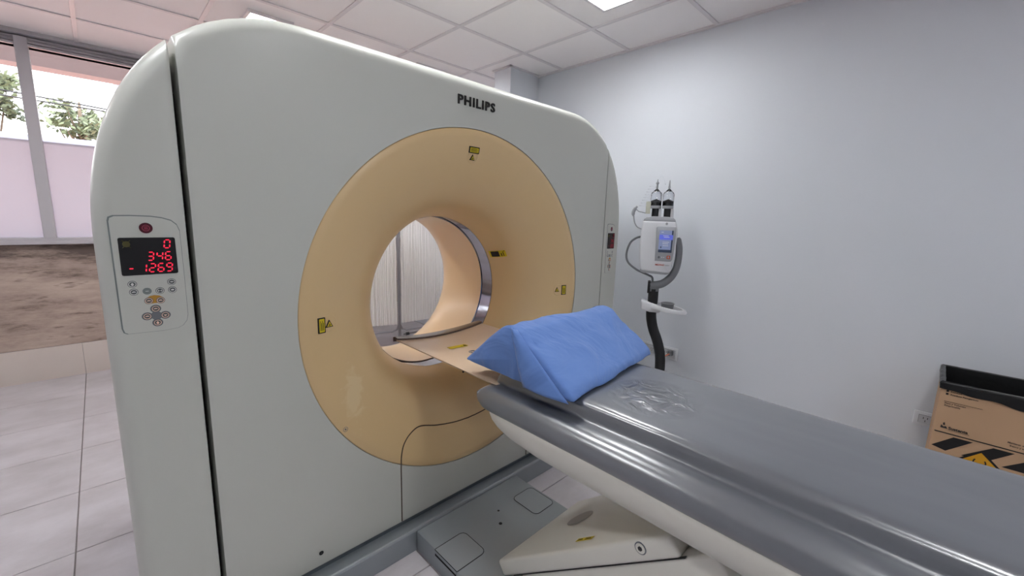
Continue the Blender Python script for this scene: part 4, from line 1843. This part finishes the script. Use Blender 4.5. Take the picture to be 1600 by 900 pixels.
child(q.build('coiled_line', m_clear, None, True), inj, 'thin clear coiled tubing')
# bracket arm from head to post
arm = catmull([(.172, 1.205), (.185, 1.15), (.186, 1.08), (.178, 1.025), (.155, .975), (.118, .938), (.085, .924), (.045, .918)], 4)
V, F = [], []
for i, (u, z) in enumerate(arm):
    a = Vector(arm[max(0, i - 1)])
    c = Vector(arm[min(len(arm) - 1, i + 1)])
    t = (c - a).normalized()
    nrm2 = Vector((t.y, -t.x))
    hw_ = .016 + .006 * i / len(arm)
    if i == 0:
        hw_ = .010
    for (sx, sd_) in ((-1, -.075), (1, -.075), (1.0, -.03), (.6, -.022), (-.6, -.022), (-1.0, -.03)):
        V.append(I(u + nrm2.x * hw_ * sx, z + nrm2.y * hw_ * sx, sd_))
for i in range(len(arm) - 1):
    for j in range(6):
        a, c = i * 6 + j, i * 6 + (j + 1) % 6
        F.append((a, c, c + 6, a + 6))
F.append(tuple(range(6)))
F.append(tuple((len(arm) - 1) * 6 + j for j in range(6)))
child(mk('bracket', V, F, m_mgrey, None, True, 50, True), inj, 'curved grey bracket')
q = MB()
iprism(q, [(.030, .875), (.045, .875), (.045, .946), (.030, .944)], -.075, -.025)
q.tube([I(.065, .90, -.05), I(.066, .83, -.05), I(.062, .77, -.05)], .029, 20)
child(q.build('post_collar', m_black, None, True, 40), inj)
q = MB()
iprism(q, [(.046, .886), (.094, .888), (.094, .925), (.046, .935)], -.075, -.024)
child(q.build('bracket_foot', m_mgrey), inj)
q = MB()
pole = catmull([(.062, .78), (.064, .74), (.070, .70), (.084, .65), (.105, .60), (.122, .55), (.134, .50), (.139, .45), (.139, .38), (.120, .25), (.10, .12), (.10, .06)], 4)
q.tube([I(u, z, -.05) for u, z in pole], .0295, 20)
child(q.build('pole', m_blackm, None, True, 60), inj, 'curved matt black pole')
# handle ring with a cup
V, F = [], []
N = 40
ccx, ccd = .150, -.045
for j in range(N):
    a = 2 * pi * j / N
    c, s = cos(a), sin(a)
    for (rr, zz) in ((1.0, .0), (1.02, .012), (.97, .022), (.80, .022), (.78, .012), (.80, .0)):
        u = ccx + .108 * rr * c
        d = ccd + .085 * rr * s
        tilt = (1 - (u - .04) / .22) * .028
        V.append(I(u, .765 + zz * (1.3 - .5 * (u - .04) / .22) + tilt, d))
for j in range(N):
    for i in range(6):
        a = j * 6 + i
        c = j * 6 + (i + 1) % 6
        a2 = ((j + 1) % N) * 6 + i
        c2 = ((j + 1) % N) * 6 + (i + 1) % 6
        F.append((a, a2, c2, c))
ring = child(mk('handle_ring', V, F, m_wht, None, True, 45, True), inj, 'white oval handle ring')
hb = ibody('handle_block', [(.0, .790), (.004, .776), (.05, .765), (.11, .764), (.12, .80), (.06, .818), (.0, .834)], -.085, .0, m_wht, .010, 3)
child(hb, inj, 'white wedge-shaped block clamping the ring to the pole')
q = MB()
c = I(.150, 0, -.04)
q.lathe([(.033, .785), (.036, .817), (.040, .820), (.036, .823), (.031, .819), (.028, .790), (.0005, .788)], (c.x, c.y, 0), 'z', 24)
sub(q.build('holder_cup', m_mgrey, None, True, 50), ring, 'dark grey round holder')
q = MB()
q.tube([I(u, z, d) for u, z, d in catmull([(-.025, 1.205, -.03), (-.055, 1.196, -.03), (-.088, 1.165, -.03), (-.105, 1.10, -.03), (-.092, 1.05, -.03), (-.045, 1.012, -.03), (-.005, .994, -.03), (.030, .980, -.035), (.052, .965, -.045), (.056, .925, -.05)], 5)], .0062, 8)
child(q.build('cable', m_mgrey, None, True), inj, 'thick grey cable looping at the left of the head')
q = MB()
for i in range(5):
    a = 2 * pi * i / 5 + .3
    p0 = I(.10, .075, -.05)
    p1 = p0 + Vector((cos(a) * .20, sin(a) * .20, -.025))
    q.tube([p0, p1], [.022, .014], 10)
foot = child(q.build('star_base', m_blackm, None, True, 50), inj)
for i in range(5):
    a = 2 * pi * i / 5 + .3
    p1 = I(.10, .0, -.05) + Vector((cos(a) * .20, sin(a) * .20, .027))
    q = MB()
    q.tube([p1 + Vector((-sin(a), cos(a), 0)) * -.012, p1 + Vector((-sin(a), cos(a), 0)) * .012], .026, 16)
    sub(q.build('castor', m_black, None, True, 50), foot)

# ------------------------------------------------------------ wall outlets
def outlet(name, y0, y1, z0, z1, label, tilt, socks):
    t = empty(name, (XR, (y0 + y1) / 2, (z0 + z1) / 2))
    tag(t, label, 'power outlet', 'wall outlets')
    q = MB()
    q.box(XR - .009, XR, y0, y1, z0, z1, .004, 2)
    pl = child(q.build('plate', m_wht, None, True, 40), t)
    q = MB()
    q.box(XR - .0105, XR - .008, y0 + .018, y1 - .018, z0 + .014, z1 - .014, .001, 1)
    child(q.build('insert', mat('outlet_insert', srgb(196, 197, 200), .4)), t)
    m_ = (z0 + z1) / 2
    q = MB()
    for sy in socks:
        for a in (-.007, .007):
            q.box(XR - .0112, XR - .010, sy + a - .0012, sy + a + .0012, m_ + .001, m_ + .010)
        q.box(XR - .0112, XR - .010, sy - .0012, sy + .0012, m_ - .013, m_ - .004)
    child(q.build('socket_slots', m_black), t)
    q = MB()
    for k in range(len(socks) + 1):
        yy = y0 + .018 + (y1 - y0 - .036) * k / len(socks)
        q.box(XR - .0111, XR - .010, yy - .0006, yy + .0006, z0 + .014, z1 - .014)
    q.box(XR - .0111, XR - .010, y0 + .018, y1 - .018, z1 - .0155, z1 - .014)
    child(q.build('joint_lines', m_mgrey), t)
    return t


outlet('wall_outlet', 1.118, 1.400, .375, .462, 'long white wall outlet behind the black injector pole', 0, (1.16, 1.20, 1.24, 1.30, 1.35))
outlet('wall_outlet', -.150, -.024, .388, .455, 'white wall outlet half hidden behind the cardboard box', 0, (-.065, -.10))
q = MB()
q.box(XR - .045, XR - .011, 1.145, 1.175, .412, .446, .006, 2)
pg = empty('power_plug', (XR - .03, 1.16, .43))
tag(pg, 'grey plug with orange cord in the long wall outlet beside the black pole', 'plug')
child(q.build('plug_body', m_mgrey, None, True, 40), pg)
q = MB()
q.tube(catmull([(XR - .045, 1.16, .427), (XR - .07, 1.18, .41), (XR - .085, 1.20, .385), (XR - .09, 1.215, .33), (XR - .09, 1.22, .12), (XR - .09, 1.24, .02), (XR - .08, 1.34, .008)], 5), .0045, 8)
child(q.build('cord', mat('orange_cord', srgb(214, 128, 104), .5), None, True), pg, 'orange cord')
q = MB()
q.tube(catmull([(XR - .012, 1.185, .42), (XR - .05, 1.19, .41), (XR - .06, 1.19, .33), (XR - .06, 1.185, .12), (XR - .05, 1.18, .02), (XR - .07, 1.10, .008)], 5), .003, 8)
tag(q.build('white_cord', m_wht, None, True), 'thin white cord hanging from the long wall outlet', 'cable')

# ------------------------------------------------------------ cardboard waste box with black bag
BXF, BXB, BY1, BY0, BZT = 2.335, 2.625, -.082, -.52, .700
bin_ = empty('waste_box', ((BXF + BXB) / 2, (BY0 + BY1) / 2, 0))
tag(bin_, 'brown cardboard waste box lined with a black bag against the right wall', 'box')
t_ = .006
for (x0, x1, y0, y1) in ((BXF, BXF + t_, BY0, BY1), (BXB - t_, BXB, BY0, BY1), (BXF + t_, BXB - t_, BY1 - t_, BY1), (BXF + t_, BXB - t_, BY0, BY0 + t_)):
    q = MB()
    q.box(x0, x1, y0, y1, 0, BZT)
    child(q.build('cardboard_side', m_card), bin_)
q = MB()
q.box(BXF + t_, BXB - t_, BY0 + t_, BY1 - t_, 0.0, t_)
child(q.build('cardboard_bottom', m_card), bin_)
# bag: folded over the rim outside, hanging inside
V, F = [], []
N = 120


def rim(s, off):
    """point on the rectangle rim at fraction s, offset outward"""
    x0, x1, y0, y1 = BXF - off, BXB + off, BY0 - off, BY1 + off
    L = [(x0, y1, x0, y0), (x0, y0, x1, y0), (x1, y0, x1, y1), (x1, y1, x0, y1)]
    k = min(3, int(s * 4))
    a = L[k]
    t = s * 4 - k
    return a[0] + (a[2] - a[0]) * t, a[1] + (a[3] - a[1]) * t


levels = [(.0045, -.024), (.0055, -.016), (.005, -.008), (.005, .002), (.0, .007), (-.010, .004), (-.012, -.02), (-.016, -.12), (-.02, -.3)]
for li, (off, dz) in enumerate(levels):
    for j in range(N):
        s = j / N
        w_ = wnoise(s * 30, li * .8, 1.0, 6)
        x, y = rim(s, off + (w_ * .003 if li < 4 else w_ * .002))
        hem = -.022 * min(1, s * 7) * (1 if li == 0 else .4) if li < 2 and s < .5 else 0
        V.append((x, y, BZT + dz + (w_ * .008 if li == 0 else 0) + hem))
for i in range(len(levels) - 1):
    for j in range(N):
        a, c = i * N + j, i * N + (j + 1) % N
        F.append((a, c, c + N, a + N))
child(mk('bin_bag', V, F, m_bag, None, True, 60, True), bin_, 'black plastic bag folded over the rim')
PX = BXF - .0006
pp = lambda a, c: Vector((PX, BY1 - a, c))


def pquad(q, P, d=.0006):
    q.prism(P, pp, (-d, 0, 0))


q = MB()
pquad(q, [(0.006, .4955), (.43, .4955), (.43, .4995), (.006, .4995)])
for a0 in (-.015, .090, .195, .300):
    P = [(max(.006, a0 + .025 * 0), .4250 if a0 >= 0 else .4350), (a0 + .062, .4250), (a0 + .128, .488), (a0 + .076, .488)]
    pquad(q, P)
    P = [(max(.006, a0 - .10), .330), (max(.0065, a0 - .045), .330), (max(.007, a0 + .02), .392), (max(.0062, a0 - .035), .392)]
    pquad(q, P)
pquad(q, [(.140 - .072, .395), (.140, .467), (.140 + .072, .395), (.140, .323)], .0009)
# checkbox squares and lines
for z in (.665, .653):
    pquad(q, [(.016, z), (.023, z), (.023, z + .008), (.016, z + .008)])
pquad(q, [(.015, .6255), (.119, .6255), (.119, .6268), (.015, .6268)])
child(q.build('printed_marks', m_blackprint), bin_, 'black printed bars, rule and boxes')
q = MB()
pquad(q, [(.140 - .062, .395), (.140, .457), (.140 + .062, .395), (.140, .333)], .0014)
loz = child(q.build('hazard_lozenge', m_yprint), bin_, 'yellow hazard lozenge')
q = MB()
# three-lobed hazard symbol
for k in range(3):
    a0 = radians(90 + 120 * k)
    cx_, cz_ = .140 + .017 * cos(a0), .400 + .017 * sin(a0)
    arc = [(cx_ + .019 * cos(a0 + t), cz_ + .019 * sin(a0 + t)) for t in [radians(-140 + 280 * i / 16) + pi * 0 + pi for i in range(17)]]
    arc = [(cx_ + .016 * cos(a0 + radians(50 + 260 * i / 16)), cz_ + .016 * sin(a0 + radians(50 + 260 * i / 16))) for i in range(17)]
    q.tube([pp(*p) + Vector((-.0014, 0, 0)) for p in arc], .0028, 4)
sub(q.build('hazard_symbol', m_blackprint), loz)
for (txt, a, z, s) in (('Residuos comunes para', .029, .674, .0085), ('Residuos', .028, .665, .0085), ('Residuos Patogenicos', .029, .6535, .0085), ('Peso y Volumen', .018, .6165, .0088),
                       ('Responsable', .018, .607, .0088), ('Mantener en lugar', .195, .5235, .0085), ('fresco y seco', .202, .512, .0085)):
    o = text_on('printed_lettering', txt, pp(a, z) + Vector((-.0006, 0, 0)), (0, -1, 0), (0, 0, 1), s, m_blackprint, bold=.0002)
    child(o, bin_)
o = text_on('printed_lettering', 'Sustenta', pp(.042, .5155) + Vector((-.0006, 0, 0)), (0, -1, 0), (0, 0, 1), .0155, m_blackprint, bold=.0006)
child(o, bin_, 'larger black word under the rules')
q = MB()
pquad(q, [(.042, .5115), (.100, .5115), (.100, .5122), (.042, .5122)])
pquad(q, [(.020, .516), (.040, .516), (.035, .525), (.028, .522), (.021, .529)])
pquad(q, [(.026, .528), (.032, .529), (.030, .540), (.025, .537)])
child(q.build('printed_logo', m_blackprint), bin_, 'small black boat-like logo')

# ------------------------------------------------------------ privacy screen behind the gantry
scr = empty('privacy_screen', (1.874, 3.36, 0))
tag(scr, 'folding privacy screen with pleated white curtain and grey tube frame behind the bore', 'screen')


def screen_panel(p0, p1, zt, zb_, zc0):
    p0, p1 = Vector(p0), Vector(p1)
    d = (p1 - p0).normalized()
    nn_ = Vector((-d.y, d.x, 0))
    L = (p1 - p0).length
    q = MB()
    pts = [p0 + Vector((0, 0, zt))]
    r = .06
    pts = [p0 + Vector((0, 0, 0.02)), p0 + Vector((0, 0, zt - r)), p0 + d * r * .3 + Vector((0, 0, zt - r * .3)), p0 + d * r + Vector((0, 0, zt)),
           p1 - d * r + Vector((0, 0, zt)), p1 - d * r * .3 + Vector((0, 0, zt - r * .3)), p1 + Vector((0, 0, zt - r)), p1 + Vector((0, 0, 0.02))]
    q.tube(pts, .0075, 10)
    q.tube([p0 + Vector((0, 0, zb_ + r)), p0 + d * r * .3 + Vector((0, 0, zb_ + r * .3)), p0 + d * r + Vector((0, 0, zb_)), p1 - d * r + Vector((0, 0, zb_)), p1 - d * r * .3 + Vector((0, 0, zb_ + r * .3)), p1 + Vector((0, 0, zb_ + r))], .008, 10)
    fr = child(q.build('tube_frame', m_frame_d, None, True, 50), scr, 'grey tube frame')
    V, F = [], []
    n_ = 260
    rows = 14
    for i in range(rows + 1):
        z = zc0 + (zt - .05 - zc0) * i / rows
        for j in range(n_ + 1):
            s = .012 + (L - .024) * j / n_
            ph = s * 2 * pi / .034 + 1.3 * wnoise(s, 0, 9, 2) * 3
            amp = .006 * (.7 + .5 * wnoise(s, z * .3, 12, 5))
            V.append(p0 + d * (s + .004 * wnoise(s, z, 6, 8)) + nn_ * (amp * sin(ph) + .004 * sin(ph * 2.3 + z * 2)) + Vector((0, 0, z)))
    for i in range(rows):
        for j in range(n_):
            a = i * (n_ + 1) + j
            F.append((a, a + 1, a + n_ + 2, a + n_ + 1))
    child(mk('pleated_curtain', V, F, m_curtain, None, True, 80), scr, 'white pleated curtain')
    q = MB()
    for p in (p0, p1):
        q.lathe([(.0005, .0), (.017, .0), (.017, .02), (.011, .026)], (p.x, p.y, 0), 'z', 14)
    sub(q.build('rubber_foot', m_black, None, True, 50), fr)


screen_panel((1.865, 3.345, 0), (1.22, 3.60, 0), 1.70, .235, .300)
screen_panel((1.882, 3.345, 0), (2.66, 3.30, 0), 1.70, .235, .310)
q = MB()
q.tube([(1.93, 3.37, .19), (2.56, 3.37, .19)], .007, 8)
st = child(q.build('foot_bar', m_frame_d, None, True), scr)
q = MB()
for x in (1.955, 2.10, 2.26):
    q.tube([(x, 3.37, .19), (x + .028, 3.37, .19)], .014, 10)
sub(q.build('bar_clamp', m_black, None, True, 50), st, 'black clamps')
